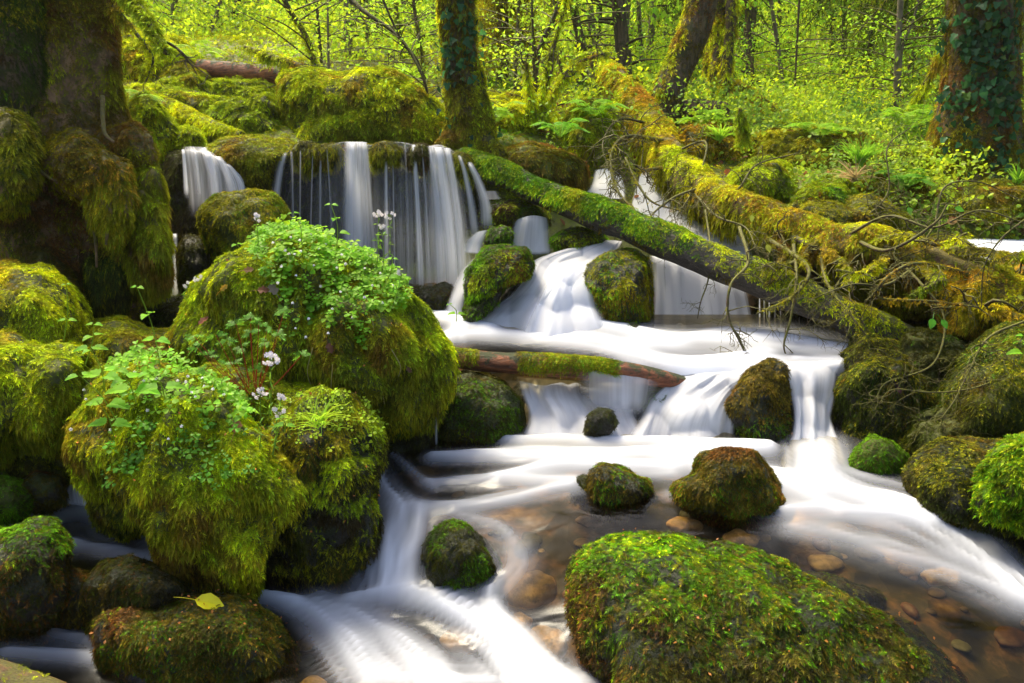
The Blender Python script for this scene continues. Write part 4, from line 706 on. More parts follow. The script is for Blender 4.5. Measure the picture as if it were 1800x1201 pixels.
for lab, poly, Y, D, p1 in [
    ('long sunlit moss slope running up behind the left tree', [(180, 130), (190, 70), (240, 55), (300, 65), (335, 95), (362, 130), (350, 155), (290, 160), (220, 160)], 9.2, .9, 'yellow'),
    ('pair of rounded yellow humps below the brown log', [(190, 200), (230, 155), (300, 140), (360, 150), (420, 175), (440, 215), (380, 240), (230, 230)], 7.8, .8, 'lush'),
    ('small round knob of moss left of the brown log', [(285, 140), (300, 115), (335, 110), (362, 130), (360, 150), (310, 158)], 8.2, .3, 'olive'),
    ('wide green hump right below the brown log', [(360, 165), (380, 140), (430, 142), (480, 150), (500, 180), (470, 200), (400, 200)], 8.0, .5, 'lush'),
    ('steep mossy slab between the diagonal moss log and the block', [(355, 200), (400, 180), (450, 185), (500, 215), (520, 250), (440, 250), (380, 235)], 7.1, .4, 'lush'),
    ('small round green cushion just left of the square block', [(436, 195), (445, 170), (470, 165), (488, 185), (485, 210), (450, 212)], 7.0, .2, 'lush'),
    ('ferny hump behind the left tree roots', [(190, 250), (200, 170), (250, 150), (290, 195), (325, 245), (345, 268), (260, 285)], 6.3, .5, 'lush'),
    ('round cushion under the diagonal moss log', [(300, 250), (308, 228), (330, 220), (352, 232), (360, 250), (340, 262), (310, 262)], 6.1, .3, 'lush'),
    ('sunny hummock right of the ivy clad tree', [(840, 215), (850, 180), (900, 165), (960, 190), (985, 225), (960, 245), (880, 240)], 7.6, .5, 'yellow'),
    ('green ferny hummock between the two fallen trees', [(990, 230), (1005, 195), (1040, 180), (1075, 190), (1090, 240), (1100, 290), (1040, 300), (1000, 280)], 7.0, .5, 'lush'),
    ('round green cushion left of the grass clump on the right bank', [(1265, 345), (1290, 300), (1330, 270), (1375, 285), (1400, 320), (1398, 350), (1340, 365)], 5.9, .45, 'lush'),
    ('low vivid cushion right of the round green cushion', [(1380, 370), (1400, 335), (1450, 310), (1490, 322), (1510, 360), (1440, 380)], 5.7, .4, 'lush'),
    ('yellow moss dome on the right bank by the grass clump', [(1370, 215), (1400, 205), (1440, 212), (1445, 225), (1400, 232)], 8.0, .3, 'yellow'),
    ('mossy shelf right of the grass clump', [(1480, 330), (1520, 300), (1600, 310), (1660, 340), (1660, 400), (1560, 400), (1490, 370)], 5.9, .4, 'olive'),
    ('dark mossy shoulder under the ivy clad right tree', [(1640, 370), (1700, 320), (1800, 310), (1950, 330), (1950, 410), (1700, 400)], 5.9, .5, 'olive'),
    ('orange green hummock on the far bank near the lying stump', [(1180, 260), (1200, 225), (1250, 215), (1300, 235), (1310, 275), (1260, 300), (1200, 295)], 7.0, .4, 'orange'),
    ('broad mossy shoulder carrying the twiggy fallen tree', [(1440, 470), (1480, 430), (1560, 410), (1650, 420), (1760, 455), (1850, 480), (1850, 620), (1700, 600), (1560, 560), (1480, 520)], 4.75, .5, 'olive'),
    ('reddish moss hump at the right edge above the stream', [(1650, 520), (1690, 470), (1750, 450), (1850, 470), (1900, 560), (1850, 620), (1720, 620), (1660, 580)], 4.2, .35, 'orange'),
    ('wide ragged moss bank above the two vivid cushions', [(1300, 275), (1340, 235), (1430, 225), (1520, 240), (1600, 262), (1640, 310), (1560, 330), (1420, 325), (1320, 310)], 6.9, .6, 'olive'),
    ('low tumbled moss between the fallen orange tree and the grass clump', [(1380, 395), (1400, 355), (1460, 345), (1540, 352), (1600, 385), (1560, 425), (1440, 420)], 5.25, .4, 'olive'),
    ('vivid moss tongue low on the right bank beside the fallen orange tree', [(1400, 350), (1430, 325), (1480, 330), (1500, 360), (1450, 375)], 5.35, .2, 'vivid'),
    ('dim moss hollow left of the ivy clad right tree', [(1540, 330), (1570, 270), (1640, 255), (1680, 300), (1670, 360), (1590, 370)], 6.5, .4, 'lush'),
    ('moss hump at the right edge beyond the side pool', [(1700, 400), (1730, 350), (1800, 330), (1900, 350), (1900, 410), (1780, 405)], 5.75, .3, 'olive'),
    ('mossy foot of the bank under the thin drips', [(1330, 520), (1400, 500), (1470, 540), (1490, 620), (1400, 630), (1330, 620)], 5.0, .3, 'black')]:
    z = max(.028, .006 * Y)
    boulder('mossy_mound', lab, 'mound', poly, Y, D, [(p1, 12000 if Y < 6.5 else 8000, z, dict(pairs=3)), ('olive' if p1 != 'black' else 'dark', 4500, z * 1.1, dict(pairs=3, wfun=dnw(-.4, .6), down=1.5))], amp=.13, nt=90, nf=46, e=.65)

# ------------------------------------------------------------------ logs, trunks, branches
def limb(pts, rpx, **k):
    """centre line given as (px, py, Y) with radii in px at that distance"""
    P = pxs(pts); r = [a * b[2] / F * 1.02 for a, b in zip(rpx, pts)]
    return tube(P, r, **k)
def coat(root, V, T, layers, name='moss'):
    for s in layers:
        ex = dict(s[3]) if len(s) > 3 else {}; moss(root, V, T, s[1], s[2], s[0], name=name, **ex)
def twigs(root, pts, r0, n, length, depth=2, mat_=None, name='branch', spread=.9, moss_=None, gravity=-.15):
    """a branch with random side twigs: one mesh"""
    P = spline(pxs(pts), 6 * len(pts)); L = [tube(P, np.linspace(r0, r0 * .35, len(P)), ns=6, n=len(P) * 2, amp=.25, fs=40)]
    def grow(p, d, l, r, dep):
        k = 5; Q = [p]; dd = d
        for i in range(k):
            dd = norm(dd + rng.normal(size=3) * .38 + np.array([0, 0, gravity])); Q.append(Q[-1] + dd * l / k)
        L.append(tube(Q, np.linspace(r, r * .3, k + 1), ns=4, n=k + 1))
        if dep > 0:
            for i in range(rng.integers(2, 4)):
                j = rng.integers(1, k); grow(Q[j], norm(dd + rng.normal(size=3) * spread), l * rng.uniform(.4, .75), r * .6, dep - 1)
    for i in range(int(n * .75)):
        j = rng.integers(2, len(P) - 1); t = norm(P[j] - P[j - 1])
        grow(P[j], norm(t * .6 + rng.normal(size=3) * spread * np.array([1, .6, 1])), length * rng.uniform(.5, 1.2), r0 * .45 * (1 - .5 * j / len(P)), depth)
    V, T = merge(L); b = part(name, V, T, mat_ or M_TWIG, root, smooth=True)
    if moss_:
        n_, l_, p_ = moss_; v, t = L[0]; m = moss(b, v + 0, t, n_, l_, p_, pairs=3, down=1.2)
        m.data.transform(__import__('mathutils').Matrix.Translation(-Vector(loc_of(root)) + Vector(loc_of(b))))
    return b
# leaning log
t = thing('fallen_log', 'long leaning log with vivid green moss along its upper side, crossing the cascades', 'log', at(1640, 620, 4.05))
LG = [(812, 272, 5.75), (850, 292, 5.6), (950, 338, 5.3), (1040, 372, 5.05), (1120, 402, 4.85), (1250, 458, 4.6), (1390, 512, 4.35), (1520, 572, 4.15), (1640, 618, 4.05)]
V, T = limb(LG, [12, 19, 23, 26, 27, 31, 30, 32, 30], ns=28, n=160, amp=.26, fs=4, lobes=.05)
part('trunk', V, T, M_LOG, t, smooth=True)
coat(t, V, T, [('vivid', 16000, .026, dict(wfun=prod(upw(.0, .6), pxw(lambda x, y: np.clip((1250 - x) / 200, 0, 1))))), ('lush', 12000, .026, dict(wfun=prod(upw(-.1, .5), patch(-.15, 4), pxw(lambda x, y: np.clip((1150 - x) / 200, .45, 1))))), ('yellow', 9000, .026, dict(wfun=prod(upw(.1, .7), patch(-.1, 4, 7.), pxw(lambda x, y: np.clip((x - 1200) / 100, 0.1, 1))))), ('brown', 4000, .024, dict(wfun=prod(dnw(-.5, .3), patch(0, 5))))])
# fallen tree with the twigs
ft = thing('fallen_tree', 'big fallen tree coated in orange and yellow moss, bristling with bare twigs', 'fallen tree', at(1830, 560, 3.8))
FT = [(1062, 118, 8.6), (1090, 150, 8.0), (1130, 205, 7.2), (1178, 285, 6.2), (1250, 345, 5.5), (1340, 378, 5.0), (1450, 418, 4.65), (1560, 438, 4.35), (1700, 492, 4.05), (1850, 540, 3.8)]
V, T = limb(FT, [13, 18, 24, 27, 30, 28, 30, 29, 33, 36], ns=32, n=180, amp=.42, fs=4.5, lobes=.07)
part('trunk', V, T, rockmat('orange_bark', (.05, .025, .010), (.26, .14, .05), (.20, .16, .015), .3, .8, 8, (3, 3, 3), 1.), ft, smooth=True)
coat(ft, V, T, [('orange', 10000, .032, dict(wfun=prod(upw(-.4, .5), patch(-.1, 3.5)), pairs=3)), ('yellow', 9000, .032, dict(wfun=prod(upw(-.1, .6), patch(-.2, 3.5, 9.)), pairs=3)), ('olive', 9000, .075, dict(wfun=prod(dnw(-.6, .5), patch(-.15, 5, 6.)), down=3, droop=1.2, pairs=4)), ('brown', 4000, .05, dict(wfun=dnw(-.6, .2), down=3, droop=1.2, pairs=3))])
for pts, r, n, ln, ms in [
    ([(1300, 400, 4.75), (1315, 460, 4.35), (1285, 500, 4.15), (1280, 555, 4.1), (1300, 600, 4.05), (1322, 645, 4.0)], .011, 16, .24, None),
    ([(1395, 430, 4.5), (1400, 490, 4.2), (1390, 560, 4.1), (1378, 610, 4.05), (1395, 648, 4.05)], .010, 14, .22, None),
    ([(1240, 370, 5.1), (1248, 430, 4.75), (1245, 490, 4.55), (1232, 530, 4.5), (1226, 560, 4.5)], .007, 8, .14, None),
    ([(1350, 420, 4.7), (1420, 470, 4.2), (1395, 520, 4.1), (1330, 552, 4.1)], .014, 10, .2, (9000, .02, 'olive')),
    ([(1440, 440, 4.5), (1455, 500, 4.2), (1500, 560, 4.0), (1530, 600, 3.95)], .010, 12, .22, (9000, .02, 'yellow')),
    ([(1175, 250, 6.4), (1105, 240, 6.0), (1075, 270, 5.8), (1083, 330, 5.5), (1120, 375, 5.2)], .018, 22, .34, (5000, .022, 'olive')),
    ([(1190, 290, 6.1), (1120, 300, 5.8), (1100, 280, 5.7), (1140, 350, 5.4), (1200, 372, 5.3)], .014, 24, .32, (4000, .02, 'orange')),
    ([(1150, 220, 6.9), (1090, 210, 6.5), (1060, 250, 6.2), (1070, 300, 6.0)], .012, 18, .32, None),
    ([(1180, 270, 6.2), (1240, 250, 5.9), (1225, 320, 5.6), (1190, 380, 5.3)], .010, 24, .30, None),
    ([(1230, 330, 5.6), (1180, 350, 5.2), (1140, 390, 5.0), (1170, 430, 4.9)], .010, 18, .22, None),
    ([(1220, 340, 5.5), (1260, 380, 5.0), (1310, 400, 4.8), (1330, 440, 4.6)], .009, 18, .22, None),
    ([(1560, 440, 4.3), (1620, 500, 3.95), (1660, 560, 3.8), (1640, 640, 3.6), (1560, 672, 3.55), (1540, 700, 3.5)], .008, 16, .22, None),
    ([(1480, 420, 4.5), (1560, 380, 4.2), (1640, 400, 4.0), (1720, 370, 3.9), (1800, 392, 3.8)], .009, 14, .24, None),
    ([(1700, 480, 4.0), (1600, 465, 3.8), (1540, 520, 3.8), (1640, 530, 3.75), (1720, 540, 3.7)], .011, 8, .2, (8000, .02, 'orange')),
    ([(1570, 445, 4.3), (1520, 480, 4.0), (1470, 475, 4.0)], .022, 5, .12, (12000, .034, 'yellow')),
    ([(1600, 450, 4.2), (1650, 490, 3.95), (1600, 520, 3.9)], .022, 4, .12, (12000, .036, 'lush')),
    ([(1330, 385, 5.0), (1420, 430, 4.6), (1480, 460, 4.3), (1500, 500, 4.1)], .03, 6, .2, (9000, .045, 'yellow')),
    ([(1600, 450, 4.3), (1690, 440, 4.1), (1780, 450, 3.9), (1840, 440, 3.8)], .03, 10, .25, (9000, .045, 'lush')),
    ([(1640, 470, 4.2), (1700, 530, 3.9), (1790, 560, 3.7), (1850, 600, 3.6)], .035, 14, .3, (9000, .045, 'orange')),
    ([(1440, 420, 4.6), (1400, 460, 4.35), (1340, 470, 4.3)], .02, 8, .18, (9000, .05, 'olive')),
    ([(1520, 430, 4.4), (1590, 415, 4.2), (1650, 430, 4.1), (1700, 410, 4.0)], .022, 8, .22, (8000, .04, 'yellow')),
    ([(1360, 395, 4.9), (1380, 440, 4.5), (1350, 500, 4.3)], .014, 12, .2, (9000, .045, 'brown')),
    ([(1270, 350, 5.3), (1300, 330, 5.2), (1330, 290, 5.3), (1400, 270, 5.4)], .010, 16, .3, None),
    ([(1620, 460, 4.2), (1560, 500, 3.9), (1500, 500, 3.8), (1440, 520, 3.8)], .009, 18, .25, None),
    ([(1500, 420, 4.5), (1560, 440, 4.0), (1640, 395, 3.9), (1665, 360, 3.9)], .012, 3, .1, None)]:
    twigs(ft, pts, r, n, ln, moss_=ms, mat_=None)
for lab, pts, r, n, ln in [
    ('pale bare twig arching down the right bank from the right edge', [(1830, 555, 3.4), (1740, 592, 3.35), (1705, 650, 3.3), (1680, 700, 3.25), (1655, 735, 3.2)], .0065, 18, .26),
    ('thin bare bramble spraying left across the dark right bank', [(1810, 640, 3.35), (1720, 680, 3.3), (1640, 690, 3.3), (1570, 685, 3.3), (1545, 710, 3.3)], .005, 16, .22),
    ('dark crooked dead twig rising before the ivy clad right tree', [(1590, 470, 4.3), (1640, 400, 4.4), (1660, 330, 4.5), (1720, 320, 4.5), (1790, 350, 4.5)], .008, 20, .30),
    ('tangle of fine dead twigs over the right bank grass clump', [(1500, 400, 4.8), (1560, 340, 4.9), (1560, 260, 5.0), (1600, 225, 5.1)], .007, 24, .34),
    ('bare dead twig hanging at the right edge above the side pool', [(1810, 380, 3.6), (1760, 420, 3.6), (1730, 470, 3.6), (1725, 540, 3.6)], .006, 14, .2)]:
    g = thing('dead_twig', lab, 'twig', at(*pts[0])); twigs(g, pts, r, n, ln, name='stem', mat_=M_TWIG)
# red log in the stream
t = thing('fallen_log', 'short red brown log partly sleeved in moss lying across the lip of the shelf', 'log', at(1000, 660, 3.95))
RL = [(790, 628, 3.9), (850, 636, 3.86), (940, 641, 3.82), (1040, 648, 3.8), (1120, 658, 3.8), (1205, 674, 3.82)]
V, T = limb(RL, [17, 19, 20, 20, 19, 12], ns=24, n=90, amp=.12, fs=6, lobes=.03)
part('trunk', V, T, M_RED, t, smooth=True)
coat(t, V, T, [('olive', 22000, .020, dict(wfun=prod(upw(-.6, .2), pxw(lambda x, y: ((x < 840) | ((x > 912) & (x < 1085))) * 1.)))), ('vivid', 9000, .018, dict(wfun=prod(upw(-.1, .4), pxw(lambda x, y: ((x < 838) | ((x > 915) & (x < 1090))) * 1.))))])
# back logs
t = thing('fallen_log', 'brown barkless log lying across the back of the mossy slope', 'log', at(420, 140, 8.0))
V, T = limb([(352, 118, 8.2), (400, 124, 8.1), (450, 128, 8.0), (500, 134, 7.9)], [13, 15, 15, 15], ns=22, n=60, amp=.08, lobes=.04); part('trunk', V, T, M_RED, t, smooth=True)
coat(t, V, T, [('yellow', 4000, .03, dict(wfun=prod(upw(.5, .9), patch(-.1, 5)), pairs=3))])
t = thing('fallen_log', 'thin log wholly sleeved in yellow green moss slanting down to the left fall', 'log', at(340, 215, 6.6))
V, T = limb([(240, 160, 7.4), (290, 185, 7.0), (340, 212, 6.6), (385, 232, 6.3), (425, 242, 6.1)], [11, 14, 15, 13, 9], ns=20, n=60, amp=.2, fs=4); part('trunk', V, T, M_SUB, t, smooth=True)
coat(t, V, T, [('yellow', 14000, .03, dict(pairs=3, wfun=upw(-.5, .4))), ('olive', 9000, .04, dict(pairs=3, down=2, wfun=dnw(-.5, .3)))])
t = thing('fallen_log', 'barkless red brown log end peeking into the bottom left corner', 'log', at(20, 1200, 2.05))
V, T = limb([(-120, 1160, 2.1), (40, 1215, 2.06), (150, 1250, 2.02)], [40, 40, 30], ns=24, n=60, amp=.12, fs=6, lobes=.04); part('trunk', V, T, rockmat('ochre_wood', (.08, .04, .015), (.36, .19, .07), (.22, .2, .03), .0, .6, 9, (2, 5, 5), 1.), t, smooth=True)
coat(t, V, T, [('yellow', 900, .016)])
t = thing('tree_stump', 'broken brown stump lying rotten beside the leaning trunk', 'stump', at(1240, 210, 7.6))
V, T = limb([(1180, 190, 7.7), (1220, 192, 7.5), (1262, 196, 7.4), (1280, 198, 7.4)], [12, 18, 18, 12], ns=20, n=40, amp=.5, fs=7); part('trunk', V, T, rockmat('rotten_wood', (.03, .014, .010), (.24, .12, .08), (.1, .08, .02), .05, .9, 10, (1, 3, 3), 1.), t, smooth=True)
for lab, pts, r, pal in [('yellow mossy pole slanting over the right bank towards the ivy clad tree', [(1590, 205, 8.5), (1620, 165, 8.3), (1660, 85, 8.0)], [6, 6, 5], 'yellow'),
        ('thin mossy fallen pole on the right bank behind the stump', [(1270, 140, 8.4), (1320, 165, 8.2), (1375, 205, 8.0)], [6, 7, 5], 'orange'),
        ('short standing mossy stake on the right bank', [(1306, 250, 6.4), (1303, 215, 6.4), (1301, 190, 6.4)], [8, 6, 2], 'lush'),
        ('leafless mossy bough reaching from the square block to the upper left', [(560, 135, 7.4), (520, 115, 7.5), (470, 98, 7.7), (430, 82, 7.9)], [7, 6, 5, 3], 'yellow'),
        ('mossy fallen pole reaching up left of the fallen tree', [(960, 165, 7.6), (1000, 130, 7.7), (1020, 100, 7.8), (1075, 95, 7.9)], [6, 7, 5, 3], 'yellow')]:
    t = thing('mossy_pole', lab, 'pole', at(*pts[0])); V, T = limb(pts, r, ns=12, n=40, amp=.2, fs=8); part('stem', V, T, M_TWIG, t, smooth=True)
    coat(t, V, T, [(pal, 7000, .04, dict(pairs=3, down=1.5))])

# ------------------------------------------------------------------ leaves
def leaves(P, A, N, size, shape, col, fold=.15, curl=.15):
    """flat blades: shape = outline points (along, across), fan from (.45,0)"""
    n = len(P)
    if n == 0: return np.zeros((0, 3)), np.zeros((0, 3), int), np.zeros((0, 3))
    A = norm(A); S_ = norm(np.cross(N, A)); N = np.cross(A, S_); size = np.broadcast_to(size, (n,))[:, None]
    pts = [(.45, 0)] + shape; V = []
    for x, y in pts: V.append(P + size * (A * x + S_ * y + N * (abs(y) * fold - curl * x * x)))
    m = len(pts); V = np.stack(V, 1).reshape(-1, 3); k = len(shape)
    f = np.array([[0, i + 1, (i + 1) % k + 1] for i in range(k)])
    Fc = (np.arange(n)[:, None, None] * m + f[None]).reshape(-1, 3)
    return V, Fc, np.repeat(col, m, 0)
SH_DIA = [(0, 0), (.45, .3), (1, 0), (.45, -.3)]
SH_OVAL = [(0, 0), (.15, .22), (.4, .34), (.7, .24), (1, 0), (.7, -.24), (.4, -.34), (.15, -.22)]
SH_SERR = [(0, 0), (.05, .28), (.2, .38), (.24, .31), (.4, .38), (.45, .29), (.62, .30), (.66, .2), (.82, .17), (1, 0), (.82, -.17), (.66, -.2), (.62, -.30), (.45, -.29), (.4, -.38), (.24, -.31), (.2, -.38), (.05, -.28)]
SH_IVY = [(0, 0), (-.05, .3), (.2, .52), (.38, .30), (.6, .34), (1, 0), (.6, -.34), (.38, -.30), (.2, -.52), (-.05, -.3)]
SH_HEART = [(0, 0), (.35, .3), (.75, .48), (1.0, .28), (.85, 0), (1.0, -.28), (.75, -.48), (.35, -.3)]
SH_DEAD = [(0, 0), (.1, .25), (.3, .2), (.45, .42), (.6, .22), (.8, .28), (1, 0), (.8, -.2), (.65, -.35), (.5, -.2), (.25, -.38), (.1, -.15)]
def vcol(n, c, v=.3):
    return np.array(c)[None] * (1 + v * rng.uniform(-1, 1, (n, 1))) * (1 + .1 * rng.uniform(-1, 1, (n, 3)))
def ivy(root, V, T, n, size, wf, name='ivy'):
    P, N, _ = sample(V, T, n, lambda C, N_: wf(C, N_) * ((N_ * norm(CAM - C)).sum(1) > -.4))
    A = norm(np.array([0, 0, -1.]) + rng.normal(size=P.shape) * .6); Nn = norm(N + rng.normal(size=P.shape) * .5)
    c = vcol(len(P), (.03, .105, .035), .6); y = rng.random(len(P)) < .15; c[y] = vcol(y.sum(), (.09, .16, .03))
    v, f, c = leaves(P + N * rng.uniform(.01, .07, (len(P), 1)), A, Nn, size * rng.uniform(.6, 1.2, len(P)), SH_IVY, c); part(name, v, f, M_LEAF, root, col=c)

M_ROOT = rockmat('root_bark', (.07, .04, .018), (.32, .19, .09), (.14, .12, .015), .3, .9, 10)
# the big left tree
t = lt = thing('tree', 'huge old tree at the upper left with gnarled mossy roots overhanging the brook', 'tree', at(130, 560, 4.6))
V, T = tube(np.concatenate([[at(128, -260, 4.75)], pxs([(128, -60, 4.7), (126, 60, 4.65), (122, 160, 4.6), (110, 260, 4.6), (90, 400, 4.6), (80, 560, 4.6)])]), [.20, .225, .245, .29, .42, .58, .62], ns=48, n=110, amp=.16, fs=2.5, lobes=.05)
part('trunk', V, T, rockmat('old_bark', (.09, .05, .022), (.40, .23, .11), (.16, .13, .02), .2, .9, 9, (2.2, 2.2, 1), 1.), t, smooth=True)
coat(t, V, T, [('brown', 7000, .03, dict(wfun=patch(-.2, 3), pairs=3, down=.6)), ('orange', 1500, .03, dict(wfun=patch(.05, 3, 8.), pairs=3)), ('olive', 1800, .032, dict(wfun=patch(.05, 2.5, 5.), pairs=3, down=1.6)), ('dark', 4000, .035, dict(wfun=prod(pxw(lambda x, y: (x < 62) * 1.), patch(-.3, 3)), down=1.5)), ('olive', 2500, .05, dict(wfun=pxw(lambda x, y: (x > 180) * (y < 180) * 1.), down=2))])
V2_, T2_ = tube(pxs([(20, -120, 4.35), (24, 60, 4.35), (20, 200, 4.3), (0, 340, 4.3)]), [.12, .14, .18, .25], ns=28, n=60, amp=.25, fs=4)
b = part('trunk', V2_, T2_, M_BARK, t, smooth=True); coat(t, V2_, T2_, [('dark', 6000, .034, dict(down=1.2)), ('vivid', 4000, .032, dict(down=1., wfun=patch(.0, 4, 2.))), ('olive', 4000, .034, dict(down=1.2, wfun=patch(0, 3))), ('orange', 3000, .03, dict(wfun=patch(.12, 4, 4.)))])
for poly, Y, D, ls in [
    ([(150, 260), (180, 228), (235, 210), (270, 235), (282, 280), (270, 310), (215, 300), (165, 290)], 4.35, .2, [('olive', 9000, .035), ('brown', 5000, .03)]),
    ([(60, 300), (75, 245), (130, 225), (180, 250), (210, 300), (220, 350), (160, 360), (90, 340)], 4.15, .25, [('orange', 3500, .028), ('brown', 8000, .026, dict(wfun=patch(-.1, 4))), ('olive', 4000, .03, dict(wfun=upw(.1, .6)))]),
    ([(150, 300), (180, 262), (225, 285), (240, 340), (232, 400), (200, 440), (165, 400)], 4.02, .16, [('orange', 9000, .04, dict(down=2)), ('olive', 9000, .045, dict(down=2.5, droop=1.))]),
    ([(215, 330), (245, 270), (280, 300), (290, 370), (302, 430), (290, 500), (262, 530), (235, 500), (220, 420)], 4.2, .2, [('olive', 12000, .05, dict(down=2.8, droop=1.2)), ('lush', 5000, .045, dict(down=2, wfun=upw(-.2, .5)))]),
    ([(-60, 220), (0, 180), (50, 200), (70, 270), (60, 330), (20, 380), (-60, 380)], 4.0, .25, [('olive', 9000, .045, dict(down=2.4)), ('dark', 5000, .04, dict(down=2.))]),
    ([(70, 330), (90, 230), (150, 200), (215, 220), (262, 300), (280, 420), (262, 510), (200, 540), (120, 500), (80, 420)], 4.55, .38, [('orange', 2500, .03), ('brown', 9000, .03), ('olive', 5000, .035, dict(wfun=patch(-.1, 4)))]),
    ([(-80, 420), (-20, 370), (60, 400), (120, 440), (160, 520), (150, 560), (-80, 560)], 4.3, .3, [('brown', 9000, .03), ('dark', 5000, .03)]),
    ([(120, 400), (170, 380), (230, 420), (245, 500), (220, 560), (150, 560), (125, 500)], 4.4, .25, [('dark', 12000, .055, dict(down=3, droop=1.2)), ('olive', 5000, .05, dict(down=3, droop=1.2))])]:
    v, tt = blob(poly, Y, D, nt=80, nf=40, amp=.10); r = part('root', v, tt, M_ROOT, t, smooth=True)
    for s in ls: moss(t, v, tt, s[1], s[2], s[0], **(dict(s[3]) if len(s) > 3 else {}))
twigs(t, [(180, -60, 4.5), (225, -10, 4.2), (262, 40, 4.0), (285, 85, 3.9), (298, 95, 3.9)], .028, 4, .25, moss_=(12000, .06, 'lush'), mat_=M_BARK)
twigs(t, [(200, 10, 4.6), (240, 60, 4.5), (268, 100, 4.4), (262, 130, 4.4)], .012, 4, .2, moss_=(9000, .05, 'yellow'), mat_=M_BARK)
for pts in ([(180, 170, 4.33), (183, 230, 4.15), (200, 250, 4.1)], [(30, 250, 4.2), (70, 300, 3.95), (100, 320, 3.9)], [(160, 380, 4.0), (168, 420, 3.95), (170, 470, 3.95)], [(195, 340, 3.95), (190, 400, 3.85), (186, 430, 3.85)], [(30, 320, 4.0), (28, 360, 3.95)]):
    v, tt = limb(pts, [4, 3, 2][:len(pts)], ns=8, n=30, amp=.3, fs=20); part('root', v, tt, M_ROOT, t, smooth=True)
# ivy tree in the middle
t = thing('tree', 'ivy clad mossy trunk standing at the end of the broad waterfall', 'tree', at(820, 275, 6.2))
V, T = tube(np.concatenate([pxs([(800, -160, 6.25), (804, 0, 6.25), (808, 80, 6.22), (818, 150, 6.2), (824, 210, 6.2), (824, 262, 6.2), (822, 300, 6.2)])]), [.115, .122, .125, .14, .165, .21, .26], ns=40, n=90, amp=.14, fs=4, lobes=.05)
part('trunk', V, T, M_BARK, t, smooth=True)
coat(t, V, T, [('olive', 6000, .035, dict(wfun=pxw(lambda x, y: np.clip((y - 90) / 80, .35, 1)), down=1.6, pairs=3)), ('yellow', 5000, .035, dict(wfun=pxw(lambda x, y: (x > 832) * 1. + (x < 790) * .6), pairs=3)), ('brown', 4000, .03, dict(pairs=3))])
ivy(t, V, T, 330, .05, pxw(lambda x, y: (y < 150) * (x > 785) * (x < 830) * 1. + (y < 260) * .06))
for pts, rr in (([(800, 240, 6.1), (780, 262, 6.0), (760, 275, 5.95)], [16, 14, 8]), ([(845, 240, 6.1), (870, 268, 6.0), (900, 300, 5.95)], [16, 15, 9])):
    v, tt = limb(pts, rr, ns=16, n=30, amp=.2); part('root', v, tt, M_BARK, t, smooth=True); coat(t, v, tt, [('olive', 9000, .035, dict(pairs=3))])
# right tree
t = thing('tree', 'broad ivy clad trunk at the upper right with flaring mossy foot', 'tree', at(1718, 330, 6.3))
V, T = tube(pxs([(1728, -160, 6.35), (1726, 0, 6.35), (1722, 100, 6.35), (1716, 190, 6.32), (1712, 250, 6.3), (1712, 300, 6.3), (1712, 350, 6.3)]), [.225, .235, .24, .265, .31, .37, .46], ns=56, n=90, amp=.13, fs=3, lobes=.07)
part('trunk', V, T, M_BARK, t, smooth=True)
coat(t, V, T, [('orange', 900, .03, dict(wfun=pxw(lambda x, y: (x < 1710) * np.clip((y - 150) / 60, .1, 1)), pairs=3)), ('olive', 4500, .035, dict(wfun=pxw(lambda x, y: np.clip((y - 200) / 60, .15, 1)), pairs=3)), ('brown', 2500, .03, dict(pairs=3))])
ivy(t, V, T, 800, .056, lambda C, N: pxw(lambda x, y: ((x > 1655) & (x < 1775)) * (.22 + 1.1 * ((y > 30) & (y < 190)) + .3 * (x > 1730)))(C, N) * (fbm(C, 3, 3) > -.12))
for x0, x1 in ((1765, 1762), (1774, 1780), (1752, 1757)):
    v, tt = limb([(x0, -60, 6.1), (x0 + 3, 100, 6.1), (x1, 200, 6.12), (x1 + 4, 300, 6.1)], [5, 5, 5, 5], ns=8, n=50, amp=.3, fs=6); part('vine', v, tt, M_TWIG, t, smooth=True)
# leaning trunk & its twin stems
t = thing('tree', 'thick bare brown trunk leaning right above the lying stump', 'tree', at(1165, 200, 7.6))
V, T = limb([(1256, -90, 7.8), (1236, -10, 7.8), (1222, 50, 7.75), (1196, 110, 7.7), (1174, 160, 7.6), (1163, 205, 7.6)], [24, 24, 24, 24, 25, 30], ns=30, n=80, amp=.10, fs=4, lobes=.04)
part('trunk', V, T, M_BARK, t, smooth=True); coat(t, V, T, [('yellow', 3500, .035, dict(wfun=pxw(lambda x, y: ((x - 1163) / 73. < (205 - y) / 215. - .1) * 1.), pairs=3)), ('brown', 1500, .03, dict(pairs=3))])
t = thing('tree', 'clump of rusty mossy stems right of the leaning trunk', 'tree', at(1265, 190, 8.3))
for pts, rr in (([(1262, -80, 8.4), (1264, 60, 8.35), (1258, 140, 8.3), (1264, 190, 8.3)], [10, 10, 9, 9]), ([(1292, -80, 8.3), (1284, 40, 8.25), (1276, 120, 8.2), (1270, 190, 8.2)], [8, 9, 9, 10]), ([(1262, -40, 8.6), (1250, 60, 8.6), (1246, 130, 8.5)], [6, 6, 6])):
    v, tt = limb(pts, rr, ns=16, n=60, amp=.25, fs=4); part('stem', v, tt, M_BARK, t, smooth=True); coat(t, v, tt, [('orange', 5000, .035, dict(pairs=3, wfun=patch(-.1, 3))), ('yellow', 3000, .035, dict(pairs=3))])

